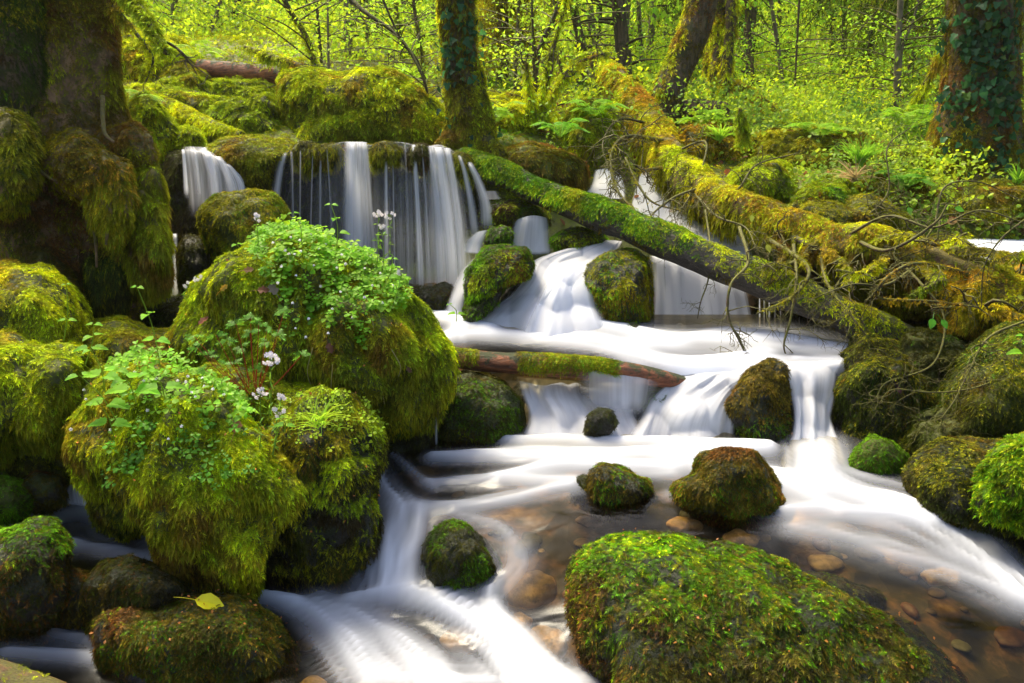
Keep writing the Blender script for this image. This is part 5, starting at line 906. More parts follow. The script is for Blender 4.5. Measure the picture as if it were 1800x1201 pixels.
# ------------------------------------------------------------------ forest behind
LCOL = [(.32, .58, .03), (.24, .50, .03), (.42, .60, .03), (.20, .42, .03)]
def spray(P0, d, length, n, size, shape=SH_DIA, sag=.25, thick=.10):
    """leaves along and around a thin side branch"""
    t = rng.random(n) ** .7; P = P0 + d * (t * length)[:, None] + rng.normal(size=(n, 3)) * np.array([thick, thick, thick * .45]) * length * (.4 + t)[:, None] * 1.2; P[:, 2] -= sag * length * t * t
    return P
def tree(name, label, base, top, rpx, mat_, nleaf=900, lcol=0, group=None, mossy=None, size=.042, z0=.25, wid=1.0, cat='tree', mid=None, nb=12):
    Y = base[2]; root = thing(name, label, cat, at(*base), group)
    pts = [base] + ([mid] if mid else []) + [top]
    d = (at(*top) - at(*base)); ext = at(*top) + norm(d) * Y * .10
    P = np.concatenate([[at(*base) - np.array([0, 0, .4])], pxs(pts), [ext]]) if True else None
    r = rpx * Y / F; V, T = tube(P, np.linspace(r * 1.15, r * .7, len(P)), ns=10, n=40, amp=.2, fs=3)
    L = [(V, T)]; bl = []; PP = []
    C = spline(P, 60)
    for k in range(nb * 2):
        j = int(len(C) * (z0 + (1 - z0) * rng.random())); j = min(j, 58); a = rng.uniform(0, 2 * math.pi)
        dr = norm(np.array([math.cos(a), math.sin(a), rng.uniform(-.1, .5)])); ln = wid * rng.uniform(.4, 1.)
        q = [C[j], C[j] + dr * ln * .5 + np.array([0, 0, .04]), C[j] + dr * ln]; bl.append(tube(q, [r * .25 + .002, r * .15 + .002, .002], ns=4, n=8))
        PP.append(spray(C[j], dr, ln, max(2, int(1.4 * nleaf) // nb), size))
    part('trunk', V, T, mat_, root, smooth=True)
    v, f = merge(bl); part('branches', v, f, M_TWIG, root)
    P = np.concatenate(PP); n = len(P)
    A = norm(rng.normal(size=(n, 3)) * np.array([1, 1, .4]) + np.array([0, 0, -.35])); N = norm(rng.normal(size=(n, 3)) * .6 + np.array([0, 0, 1]))
    v, f, c = leaves(P, A, N, size * rng.uniform(.6, 1.3, n), SH_DIA, vcol(n, LCOL[lcol], .35)); part('foliage', v, f, M_LEAF, root, col=c)
    if mossy: coat(root, V, T, [(mossy, 2500, .05, dict(pairs=2, wfun=patch(-.2, 2)))])
    return root
for lab, b, tp, r, m, nl, lc, ms, mid in [
    ('pale birch like trunk with peeling bark behind the square mossy block', (613, 112, 11), (611, 0, 11), 8, M_PALE, 500, 0, None, None),
    ('slim pale sapling above the left moss slope', (303, 72, 13), (303, 0, 13), 3, M_PALE, 500, 0, None, None),
    ('left one of the two crossed grey saplings above the brown log', (372, 62, 13), (388, 0, 13), 4, M_PALE, 500, 0, None, None),
    ('right one of the two crossed grey saplings above the brown log', (392, 60, 14), (420, 0, 14), 4, M_TWIG, 500, 0, None, None),
    ('thin brown sapling just left of the pale birch like trunk', (566, 125, 9.5), (556, 0, 9.5), 3, M_TWIG, 350, 0, None, None),
    ('hair thin pale sapling left of the pale birch like trunk', (578, 125, 9), (576, 0, 9), 2, M_PALE, 250, 2, None, None),
    ('thin grey sapling right of the pale birch like trunk', (646, 116, 12), (645, 0, 12), 3, M_PALE, 450, 0, None, None),
    ('very thin grey sapling between the birch like trunk and the ivy clad trunk', (661, 115, 12), (660, 0, 12), 2, M_TWIG, 450, 2, None, None),
    ('mossy brown sapling left of the ivy clad trunk', (708, 115, 10), (694, 0, 10), 4, M_BARK, 450, 0, 'yellow', None),
    ('slender mossy sapling close on the left of the ivy clad trunk', (745, 125, 9), (726, 0, 9), 3, M_BARK, 350, 0, 'olive', None),
    ('mossy mid sized trunk right of the mossy multi stemmed shrub', (1024, 95, 11), (1006, 0, 11), 8, M_BARK, 400, 2, 'yellow', None),
    ('pale spotted trunk just right of the mossy mid sized trunk', (1043, 97, 12), (1036, 0, 12), 7, M_PALE, 400, 2, None, None),
    ('stout green mossy trunk behind the top of the fallen tree', (1096, 102, 10.5), (1086, 0, 10.5), 13, M_BARK, 350, 0, 'lush', None),
    ('slim pale trunk touching the stout green mossy trunk', (1128, 105, 13), (1122, 0, 13), 4, M_PALE, 450, 0, None, None),
    ('slim bent white trunk in the middle of the right woods', (1377, 195, 10), (1355, 0, 10), 4, M_PALE, 500, 0, None, (1370, 100, 10)),
    ('thin mossy stem left of the bent white trunk', (1325, 170, 10), (1312, 0, 10), 4, M_BARK, 500, 0, 'yellow', None),
    ('straight pale trunk left of the right ivy clad tree', (1572, 212, 9), (1583, 0, 9), 5, M_PALE, 450, 0, None, None),
    ('thin curved pale stem beside the straight pale trunk', (1580, 200, 9), (1610, 20, 9), 2.5, M_PALE, 400, 0, None, (1585, 90, 9)),
    ('dark distant trunk in the right woods', (1463, 168, 16), (1462, 60, 16), 4, M_TWIG, 600, 0, None, None),
    ('second dark distant trunk, slightly thicker, in the right woods', (1482, 175, 15), (1484, 60, 15), 5, M_TWIG, 600, 3, None, None),
    ('thin stem at the right edge beyond the ivy clad right tree', (1792, 190, 10), (1796, 0, 10), 4, M_PALE, 500, 0, None, None),
    ('hair thin mossy stem between the bent white trunk and the dark trunks', (1395, 190, 9), (1405, 0, 9), 2, M_TWIG, 400, 2, None, None),
    ('faint grey trunk left of the leaning trunk', (1140, 110, 14), (1150, 0, 14), 6, M_PALE, 500, 0, None, None),
    ('thin stem rising right of the ivy clad middle trunk', (905, 160, 9), (912, 0, 9), 2.5, M_TWIG, 350, 2, None, None),
    ('mossy twig like sapling over the sunny hummock', (945, 205, 7.6), (985, 0, 7.6), 5, M_BARK, 150, 0, 'yellow', (945, 100, 7.6)),
    ('second leaning mossy stem over the sunny hummock', (940, 205, 7.4), (935, 0, 7.4), 2.2, M_TWIG, 120, 0, None, None),
    ('mossy sapling leaning left out of the square block', (560, 150, 7.6), (500, 0, 7.6), 5, M_BARK, 200, 2, 'yellow', (540, 70, 7.6)),
    ('dark leaning twiggy sapling over the square block', (756, 190, 7.0), (700, 60, 7.0), 2.5, M_TWIG, 90, 0, None, (735, 110, 7.0))]:
    tree('tree' if r >= 5 else 'sapling', lab, b, tp, r, m, nl, lc, mossy=ms, mid=mid, cat='tree' if r >= 5 else 'sapling')
t = thing('dead_branch', 'long dark bare branch swooping down left of the ivy clad trunk', 'branch', at(615, -10, 7.2)); twigs(t, [(600, -20, 7.4), (640, 20, 7.2), (690, 55, 7.1), (720, 90, 7.0), (745, 140, 6.9), (755, 180, 6.9)], .022, 10, .4, name='stem', gravity=0)
t = thing('sapling', 'gnarled mossy bush with a forked stem beside the brown rooted hump', 'sapling', at(945, 210, 7.2))
for pts in ([(944, 212, 7.2), (955, 165, 7.2), (968, 100, 7.2), (985, 40, 7.2), (1000, -30, 7.2)], [(944, 212, 7.2), (980, 155, 7.3), (1010, 115, 7.4), (1060, 95, 7.5)], [(940, 210, 7.1), (930, 160, 7.1), (925, 110, 7.1)]): twigs(t, pts, .03, 5, .3, moss_=(9000, .04, 'yellow'), mat_=M_BARK, name='stem', gravity=.05)
# random far trees
k = 0; place = [(x, y) for x in range(150, 1800, 52) for y in (0,)]
proto = {}
for i, (x, _) in enumerate(place):
    Y = rng.uniform(13, 22); X = (x + rng.uniform(-20, 20) - 900) / F * Y
    z = float(gz(np.array([X]), np.array([Y]))[0])
    key = i % 6
    if key not in proto:
        b = np.array([X, Y, z]); r = rng.uniform(.04, .10); kd = ['pale grey bark and fresh green leaves', 'brown bark and mid green leaves', 'thin twiggy bark and yellow green leaves', 'pale bark and deep green leaves', 'brown bark and light green leaves', 'twiggy bark and cool green leaves'][key]; root = thing('tree', 'distant slender tree with ' + kd + ' far back in the woods', 'tree', b, 'distant slender trees with ' + kd)
        P = [b - [0, 0, .3], b + [rng.uniform(-.2, .2), 0, 2], b + [rng.uniform(-.4, .4), 0, 4.5], b + [rng.uniform(-.6, .6), 0, 7]]
        V, T = tube(P, [r, r * .9, r * .8, r * .5], ns=8, n=24, amp=.2, fs=2); part('trunk', V, T, [M_PALE, M_BARK, M_TWIG][key % 3], root, smooth=True)
        C = spline(P, 60); PP = []
        for _k in range(26):
            j = rng.integers(10, 58); a = rng.uniform(0, 6.28); dr = norm(np.array([math.cos(a), math.sin(a), rng.uniform(-.1, .3)])); PP.append(spray(C[j], dr, rng.uniform(.6, 1.8), 55, .08))
        P_ = np.concatenate(PP); n = len(P_); A = norm(rng.normal(size=(n, 3)) + np.array([0, 0, -.35])); N = norm(rng.normal(size=(n, 3)) * .6 + np.array([0, 0, 1]))
        v, f, c = leaves(P_, A, N, .10 * rng.uniform(.6, 1.3, n), SH_DIA, vcol(n, LCOL[key % 4], .35)); part('foliage', v, f, M_LEAF, root, col=c); proto[key] = root
    else:
        o = proto[key]; r = o.copy(); COL.objects.link(r); r.location = (X, Y, z); r.rotation_euler = (0, 0, rng.uniform(0, 6.28)); s = rng.uniform(.8, 1.3); r.scale = (s, s, s)
        for ch in list(o.children): c = ch.copy(); COL.objects.link(c); c.parent = r
# conifers with drooping boughs
def conifer(label, x, Y, r, z0, z1, nb, ln, col, seed=0):
    X = (x - 900) / F * Y; z = float(gz(np.array([X]), np.array([Y]))[0]); b = np.array([X, Y, z]); root = thing('conifer_tree', label, 'conifer', b)
    V, T = tube([b - [0, 0, .3], b + [0, 0, 3], b + [0, 0, 8]], [r, r * .85, r * .5], ns=12, n=20, amp=.1); part('trunk', V, T, M_BARK, root, smooth=True)
    PV = []; PN = []; L = []
    for k in range(nb):
        a = rng.uniform(0, 6.28); h = rng.uniform(z0, z1); d = np.array([math.cos(a), math.sin(a), -.05]); l = ln * rng.uniform(.6, 1.1)
        q = spline([b + [0, 0, h], b + [0, 0, h + .1] + d * l * .5, b + [0, 0, h - .45 * l] + d * l], 14); L.append(tube(q, np.linspace(.02, .004, 14), ns=4, n=14))
        for s_ in range(13): m = 16; PV.append(q[s_] + rng.normal(size=(m, 3)) * np.array([.16, .16, .04]) * l * .7); 
    v, f = merge(L); part('branches', v, f, M_TWIG, root)
    P = np.concatenate(PV); N = norm(rng.normal(size=P.shape) * .4 + [0, 0, 1]); c = vcol(len(P), col, .5)
    v, f, c = fronds(P, N, .17 * rng.uniform(.6, 1.3, len(P)), c, 3, .3, 1.2, .0, 1.3, 1.5); part('foliage', v, f, M_MOSS, root, col=c)
conifer('dark conifer with yellow green drooping boughs in the right woods', 1540, 13, .07, .8, 6.5, 60, 1.9, (.12, .19, .01))
conifer('second conifer with dense dark boughs beside the ivy clad right tree', 1650, 10.5, .10, .6, 5, 50, 1.3, (.15, .20, .01))
conifer('small golden mossy conifer behind the sunny hummock', 885, 11, .08, .2, 3.5, 34, .9, (.34, .32, .01))
conifer('dark conifer behind the leaning trunk', 1200, 15, .06, .8, 6.5, 50, 1.8, (.09, .14, .01))
conifer('dark distant conifer behind the pale birch like trunk', 690, 18, .06, .8, 7, 50, 2., (.06, .10, .012))
conifer('dark spruce deep in the woods at the upper right', 1430, 19, .06, .6, 8, 60, 2.4, (.06, .11, .012))
conifer('dark spruce deep in the woods above the moss slope', 340, 20, .06, .6, 8, 50, 2.2, (.06, .11, .012))

# ground cover
def vis_ground(C, N):
    px, py = proj(C); return (((px > -150) & (px < 1950)) * .85 + ((px > -900) & (px < 2900)) * .15) * ((py > -60) & (py < 1100)) / np.maximum(C[:, 1], 3) ** 1.6
P, N, _ = sample(GV, gT, 60000, lambda C, N: vis_ground(C, N) * (C[:, 1] > 4.6) * ((C[:, 0] > 2.2) | (C[:, 1] > 6.1) | (C[:, 0] < -2.6)))
d_ = P[:, 1]; f_ = np.clip((fbm(P, .6, 3, 4.) + .15) * 3, 0, 1)[:, None]
c = palcol(P, 'yellow', 2.) * f_ + palcol(P, 'vivid', 2.) * (1 - f_)
v, f, c = fronds(P, norm(N + [0, 0, .5]), .010 * d_ * rng.uniform(.6, 1.5, len(P)), c, 3, .45, .5, .7, 1.4, .1)
tag(make('moss_carpet', v, f, M_MOSS, col=c), 'bright moss carpet covering the forest floor', 'moss', kind='stuff')
P, N, _ = sample(GV, gT, 60000, lambda C, N: vis_ground(C, N) * (C[:, 1] > 2.2) * (C[:, 1] < 10) * ((C[:, 0] > 2.1) | (C[:, 1] > 5.9)))
f_ = np.clip((fbm(P, .9, 3, 4.) + .12) * 3, 0, 1)[:, None]; c = palcol(P, 'lush', 3.) * f_ + palcol(P, 'olive', 3.) * (1 - f_)
v, f, c = fronds(P + N * (.05 * np.clip(fbm(P, 2.5, 2), 0, 1))[:, None], norm(N + [0, 0, .3]), .05 * rng.uniform(.5, 1.4, len(P)), c, 4, .4, .5, .6, 1.5, .3)
tag(make('moss_carpet', v, f, M_MOSS, col=c), 'shaggier moss covering the near right bank and the ground by the falls', 'moss', kind='stuff')
P, N, _ = sample(GV, gT, 90000, lambda C, N: vis_ground(C, N) * C[:, 1] ** .5 * (C[:, 1] > np.where(C[:, 0] < .2, 8.2, 6.6)) * np.clip((fbm(C, .9, 3, 12.) + .12) * 4, .03, 1))
h = rng.random(len(P)) ** 1.4 * (.35 + .085 * P[:, 1]) * np.clip(.5 + fbm(P, 1.1, 2, 44.), .1, 1.2); P[:, 2] += h; n = len(P)
ci = np.clip(fbm(P, .8, 2, 70.) * .8 + .5, 0, 1)[:, None]; c = vcol(n, (.56, .70, .02), .35) * ci + vcol(n, (.15, .34, .02), .35) * (1 - ci)
v, f, c = leaves(P, norm(rng.normal(size=(n, 3)) + [0, 0, -.2]), norm(rng.normal(size=(n, 3)) * .6 + [0, 0, 1]), (.008 + .0048 * P[:, 1]) * rng.uniform(.6, 1.3, n), SH_DIA, c)
tag(make('undergrowth', v, f, M_LEAF, col=c), 'leafy light green undergrowth of the woods', 'undergrowth', kind='stuff')
P, N, _ = sample(GV, gT, 26000, lambda C, N: vis_ground(C, N) * (C[:, 1] > 5.3) * (C[:, 1] < 9.5) * (C[:, 0] > 1.5) * np.clip((fbm(C, 1.3, 3, 33.) + .15) * 4, 0, 1)); n = len(P)
P = P + [0, 0, 1] * (rng.random((n, 1)) ** 1.5 * .28); ci = np.clip(fbm(P, 2, 2, 7.) + .5, 0, 1)[:, None]; c = vcol(n, (.34, .48, .02), .3) * ci + vcol(n, (.10, .24, .03), .3) * (1 - ci)
v, f, c = leaves(P, rng.normal(size=(n, 3)) + [0, -.3, -.1], norm(rng.normal(size=(n, 3)) * .5 + [0, -.3, 1]), .034 * rng.uniform(.5, 1.4, n), SH_OVAL, c)
tag(make('undergrowth', v, f, M_LEAF, col=c), 'low leafy brambles and herbs on the near right bank', 'undergrowth', kind='stuff')
P, N, _ = sample(GV, gT, 3500, lambda C, N: vis_ground(C, N) * (C[:, 1] > 5) * (C[:, 0] > .2)); n = len(P)
v, f, c = leaves(P + [0, 0, .04], rng.normal(size=(n, 3)) + 0, norm(rng.normal(size=(n, 3)) * .5 + [0, 0, 1]), .06 * rng.uniform(.5, 1.3, n), SH_DEAD, vcol(n, (.20, .09, .035), .5))
tag(make('leaf_litter', v, f, M_LEAF, col=c), 'brown dead leaves scattered over the forest floor', 'litter', kind='stuff')
n = 170000; Yf = rng.uniform(15, 34, n); Xf = rng.uniform(-.75, .75, n) * Yf; zf = gz(Xf, Yf) + rng.random(n) * 6
P = np.stack([Xf, Yf, zf], 1); kp = (fbm(P, .45, 3, 8.) > -.12) & (proj(P)[1] > -150); P = P[kp]; n = len(P)
ci = np.clip(fbm(P, .35, 2, 7.) * 1.3 + .5, 0, 1)[:, None]; c = vcol(n, (.50, .72, .04), .2) * ci + vcol(n, (.20, .40, .03), .25) * (1 - ci)
v, f, c = leaves(P, rng.normal(size=(n, 3)) + 0, rng.normal(size=(n, 3)) + [0, 0, .6], .11 * rng.uniform(.4, 1.3, n), SH_DIA, c)
tag(make('far_woodland', v, f, M_LEAF, col=c), 'sunlit leafy woodland closing the view', 'woodland', kind='stuff')

def fern(label, px, py, Y, n, ln, col):
    b = at(px, py, Y); root = thing('fern', label, 'fern', b)
    for k in range(n):
        a = 6.28 * k / n + rng.uniform(-.3, .3); d = norm(np.array([math.cos(a), math.sin(a), rng.uniform(.5, 1.1)])); l = ln * rng.uniform(.7, 1.1); q = spline([b, b + d * l * .55, b + d * l - [0, 0, .35 * l]], 26)
        T_ = norm(np.gradient(q, axis=0)); s_ = norm(np.cross(T_, [0, 0, 1.])); t = np.linspace(0, 1, 26); w = .26 * l * np.sin(np.pi * (t * .88 + .08)) ** .8
        P = np.concatenate([q, q]); A = np.concatenate([s_ + .35 * T_, -s_ + .35 * T_]); v, f, c = leaves(P, A, np.tile([0, -.2, 1.], (52, 1)), np.concatenate([w, w]), [(0, 0), (.2, .13), (.6, .1), (1, 0), (.6, -.1), (.2, -.13)], vcol(52, col, .15), .1, .25); part('frond', v, f, M_LEAF, root, col=c)
for a in [('small fern on the ferny hummock between the fallen trees', 1045, 205, 6.6, 9, .32, (.2, .42, .02)), ('fern hanging over the brown rooted hump', 985, 240, 6.0, 8, .30, (.16, .40, .02)), ('fern on the hump behind the left tree roots', 225, 190, 6.0, 8, .35, (.26, .44, .02)), ('fern at the top of the right bank near the mossy pole', 1600, 225, 7.2, 9, .45, (.24, .44, .02)),
          ('fern beside the grass clump on the right bank', 1440, 250, 6.6, 9, .38, (.22, .42, .02)), ('fern at the foot of the ivy clad middle trunk', 870, 215, 6.6, 8, .36, (.26, .46, .02)), ('fern near the brown barkless log', 340, 105, 8.4, 8, .45, (.30, .48, .02)), ('fern low on the right bank under the twigs', 1590, 330, 5.6, 8, .28, (.12, .30, .02)), ('fern left of the short mossy stake', 1245, 225, 7.0, 8, .35, (.24, .44, .02))]: fern(*a)

# ------------------------------------------------------------------ haze of the damp woodland air
m_, nt_, out_ = mat('haze'); pv = nt_.nodes.new('ShaderNodeVolumePrincipled'); pv.inputs['Color'].default_value = (1, .99, .90, 1); pv.inputs['Density'].default_value = .0007; pv.inputs['Anisotropy'].default_value = .3
nt_.links.new(pv.outputs[0], out_.inputs['Volume'])
b0, b1 = np.array([-36, -4, -3.]), np.array([36, 52, 24.]); V = np.array([[x, y, z] for x in (b0[0], b1[0]) for y in (b0[1], b1[1]) for z in (b0[2], b1[2])])
tag(make('haze', V, np.array([[0, 1, 3, 2], [4, 6, 7, 5], [0, 4, 5, 1], [2, 3, 7, 6], [0, 2, 6, 4], [1, 5, 7, 3]]), m_), 'thin bright haze hanging in the woods', 'haze', kind='stuff')

# ------------------------------------------------------------------ small plants on the boulders
def surf(lab): return ROCKS[lab][1:]
def onrock(tree_, px, py):
    h, n = hit(tree_, px, py)
    return (h, n) if h is not None else (None, None)
B_FLOWER, B_FRONT, B_GRASS, B_LEAF, B_BIGR = [bvh(v, t) for _, v, t in (FLOWER, FRONT, GRASSY, LEAFB, BIGR)]
GREEN = (.20, .44, .02)
def in_px(poly): return lambda C, N: inpoly(*proj(C), poly) * ((N * norm(CAM - C)).sum(1) > -.35)
def sorrel(rock, poly, n, label, size=.014, lift=(.012, .05), col=GREEN):
    root, V, T = rock; P, N, _ = sample(V, T, n, in_px(poly)); k = fbm(P, 9, 2) * .5 + .5
    P = P + N * rng.uniform(*lift, (len(P), 1)) + np.array([0, 0, 1.]) * rng.uniform(0, lift[1] * .7, (len(P), 1)); VV = []; a0 = rng.uniform(0, 6.28, len(P)); up = norm(rng.normal(size=P.shape) * .25 + [0, -.45, 1] )
    U = norm(np.cross(up, [0, 1., 0])); Wd = np.cross(up, U); out = []; base = vcol(len(P), col, .3) * (.75 + .5 * k)[:, None]; sz = size * rng.uniform(.45, 1.45, len(P))
    VL = []; FL = []; CL = []; o = 0
    for j in range(3):
        a = a0 + j * 2.094; A = U * np.cos(a)[:, None] + Wd * np.sin(a)[:, None]
        v, f, c = leaves(P + A * .002, A, up, sz, SH_HEART, base, .25, .2); VL.append(v); FL.append(f + o); CL.append(c); o += len(v)
    tag(make('wood_sorrel', np.concatenate(VL), np.concatenate(FL), M_LEAF, col=np.concatenate(CL)), label, 'wood sorrel', kind='stuff')
pA = [(440, 440), (480, 400), (530, 395), (610, 425), (660, 455), (710, 500), (715, 530), (660, 560), (640, 610), (600, 590), (560, 560), (520, 600), (490, 560), (500, 520), (450, 480)]
sorrel(FLOWER, pA, 1150, 'dense bright green heart leaved mat crowning the big boulder', .019, lift=(.012, .035), col=(.18, .40, .015))
sorrel(FLOWER, [(470, 400), (540, 395), (620, 425), (690, 480), (700, 520), (600, 520), (500, 460)] , 260, 'tall light green clump on the highest part of the big boulder', .022, (.02, .045), (.26, .50, .015))
sorrel(FRONT, [(200, 640), (270, 610), (350, 640), (420, 700), (430, 750), (330, 740), (230, 720)], 300, 'trefoil leaves among the moss on top of the front left boulder', .020, (.01, .045))
sorrel(FRONT, [(180, 740), (430, 740), (450, 850), (400, 900), (300, 800), (200, 860)], 110, 'scattered round leaves on the face of the front left boulder', .016, (.01, .03), (.13, .34, .02))
sorrel(GRASSY, [(470, 700), (600, 690), (690, 740), (640, 790), (520, 790)], 160, 'star like tufts on the bright top of the grassy boulder', .012, (.005, .02), (.30, .46, .01))
M_PETAL, _nt, _o = mat('petal'); _d = _nt.nodes.new('ShaderNodeBsdfDiffuse'); _t = _nt.nodes.new('ShaderNodeBsdfTranslucent'); _a = _nt.nodes.new('ShaderNodeAttribute'); _a.attribute_name = 'col'; _m = _nt.nodes.new('ShaderNodeMixShader'); _m.inputs[0].default_value = .3
_nt.links.new(_a.outputs['Color'], _d.inputs[0]); _nt.links.new(_a.outputs['Color'], _t.inputs[0]); _nt.links.new(_d.outputs[0], _m.inputs[1]); _nt.links.new(_t.outputs[0], _m.inputs[2]); _nt.links.new(_m.outputs[0], _o.inputs[0])
def stemline(root, pts, r, col=(.16, .26, .04), name='stem'):
    V, T = tube(pts, np.linspace(r, r * .6, len(pts)), ns=5, n=5 * len(pts)); return part(name, V, T, M_LEAF, root, col=np.tile(col, (len(V), 1)))
def bell(px, py, tree_, label, group, size=.013):
    h, n = onrock(tree_, px, py + 14)
    if h is None: return
    Y = h[1] - .04; top = at(px, py, Y); root = thing('wood_sorrel_flower', label, 'flower', h, group)
    stemline(root, [h, (h + top) / 2 + [0.004, 0, .012], top + [0, 0, .004], top], .0012)
    m = 5; a = np.arange(m) * 1.2566 + rng.uniform(0, 6); tilt = rng.normal(size=3) * .35 + np.array([0, -.35, -.8 if rng.random() < .6 else .6]); ax = norm(tilt); U = norm(np.cross(ax, [1, 0, .1])); Wd = np.cross(ax, U)
    A = norm(ax[None] * .9 + (U[None] * np.cos(a)[:, None] + Wd[None] * np.sin(a)[:, None]) * .75)
    v, f, c = leaves(np.tile(top, (m, 1)), A, norm(A - ax * .8), size * rng.uniform(.8, 1.1), SH_OVAL, np.tile((.86, .84, .86), (m, 1)), -.2, .1); part('petals', v, f, M_PETAL, root, col=c)
for px, py in [(503, 442), (512, 415), (528, 420), (545, 410), (575, 430), (566, 402), (541, 405), (497, 470), (521, 482), (510, 445), (520, 445), (531, 440), (488, 500), (560, 440), (600, 450), (625, 425), (640, 470), (606, 462), (563, 502), (515, 530), (541, 558), (520, 575), (577, 583), (537, 590), (597, 515), (480, 424), (600, 492), (655, 500), (668, 478), (690, 500), (705, 470), (709, 485), (640, 520), (672, 530), (590, 470), (550, 465), (585, 545), (620, 555), (632, 440), (648, 450)]:
    bell(px, py, B_FLOWER, 'tiny white bell flower nodding over the leaf mat of the big boulder', 'white bell flowers on the big boulder')
for px, py in [(148, 683), (152, 700), (117, 742), (125, 755), (253, 672), (277, 667), (314, 667), (297, 684), (336, 692), (329, 672), (343, 695), (356, 662), (359, 676), (375, 681), (394, 696), (411, 697), (257, 720), (195, 757), (321, 751), (296, 769), (330, 664), (240, 655)]:
    bell(px, py, B_FRONT, 'tiny white bell flower on the front left boulder', 'white bell flowers on the front left boulder', .012)
def smock(label, px, py, bx, by, Y0, Y, n=9, w=16, size=.0085):
    """lady's smock: tall stem with a head of four petalled flowers"""
    b = at(bx, by, Y0); top = at(px, py, Y); root = thing('flowering_stalk', label, 'flower', b)
    stemline(root, [b, b * .6 + top * .4 + [.006, 0, 0], top], .0020)
    VL = []; FL = []; CL = []; o = 0
    for k in range(n):
        a = rng.uniform(0, 6.28); rr = w * math.sqrt(rng.random()); c0 = at(px + rr * math.cos(a), py + 2 + rr * .7 * math.sin(a), Y + rng.uniform(-.02, .02)); s = stemline(root, [top - [0, 0, .02], (top + c0) / 2, c0], .0008, name='flower_stalk')
        ax = norm(c0 - top + np.array([0, -.03, .0]) + rng.normal(size=3) * .004); U = norm(np.cross(ax, [.1, 0, 1])); Wd = np.cross(ax, U); an = np.arange(4) * 1.571 + rng.uniform(0, 1)
        A = norm(ax * .35 + U * np.cos(an)[:, None] + Wd * np.sin(an)[:, None]); v, f, c = leaves(np.tile(c0, (4, 1)), A, np.tile(ax, (4, 1)), size, SH_HEART, np.tile((.86, .80, .85), (4, 1)) * rng.uniform(.9, 1.1), .1, .1)
        part('blossom', v, f, M_PETAL, root, col=c)
    # small feathery stem leaves
    t = np.repeat(np.linspace(.2, .8, 5), 4); P = b + (top - b) * t[:, None]; A = rng.normal(size=(20, 3)) + [0, 0, .3]
    v, f, c = leaves(P, A, norm(rng.normal(size=(20, 3)) + [0, 0, 1]), .03, [(0, 0), (.5, .1), (1, 0), (.5, -.1)], vcol(20, (.16, .34, .03))); part('leaf', v, f, M_LEAF, root, col=c)
smock('white flower head standing alone against the domed olive boulder', 450, 381, 452, 450, 3.35, 3.3, 9, 10)
smock('left one of the paired pinkish flower heads against the big curtain of water', 665, 374, 662, 470, 3.35, 3.3, 8, 8)
smock('right one of the paired pinkish flower heads against the big curtain of water', 685, 376, 682, 480, 3.35, 3.3, 8, 9)
smock('faint flower head low in front of the big curtain, below the paired heads', 672, 396, 672, 480, 3.33, 3.28, 4, 6)
smock('small nodding flower head beside the thin trickle', 345, 487, 347, 560, 3.4, 3.38, 6, 9)
smock('tiny flower head left of the nodding one by the trickle', 328, 498, 330, 560, 3.4, 3.38, 4, 6)
smock('largest lilac white flower head, between the two near left boulders', 476, 630, 472, 740, 2.65, 2.6, 16, 16, .0095)
smock('lilac flower head just below and left of the largest one', 457, 688, 455, 800, 2.62, 2.58, 9, 14)
smock('small lilac flower head right of and below the largest one', 494, 695, 480, 800, 2.62, 2.58, 5, 8)
smock('low white flower head above the grass tuft', 488, 722, 478, 800, 2.6, 2.58, 7, 11)
smock('fine flower head at the right shoulder of the big boulder', 706, 478, 690, 540, 3.2, 3.18, 4, 8)
def seedling(label, base, top, Y, pairs, size, col=(.17, .42, .02), shape=SH_SERR, bend=6):
    b = at(*base, Y); t_ = at(*top, Y - .05); root = thing('seedling', label, 'plant', b); mid = (b + t_) / 2 + [bend / F * Y, 0, .01]; C = spline([b, mid, t_], 30)
    stemline(root, [b, mid, t_], .0022, (.22, .34, .04))
    for k in range(pairs):
        j = int(29 * (.35 + .65 * k / max(1, pairs - 1))) if pairs > 1 else 29; j = min(j, 29); a = rng.uniform(-.4, .4) + (k % 2) * 1.2; s = size * (1.1 - .55 * k / max(1, pairs - 1) if pairs > 1 else 1)
        for sg in (0, math.pi):
            d = norm(np.array([math.cos(a + sg), math.sin(a + sg) * .8 - .15, .12])); v, f, c = leaves(C[j][None] + d * s * .2, d[None], np.array([[0, -.35, 1.]]), s * rng.uniform(.85, 1.1), shape, vcol(1, col, .2), .25, .35); part('leaf', v, f, M_LEAF, root, col=c)
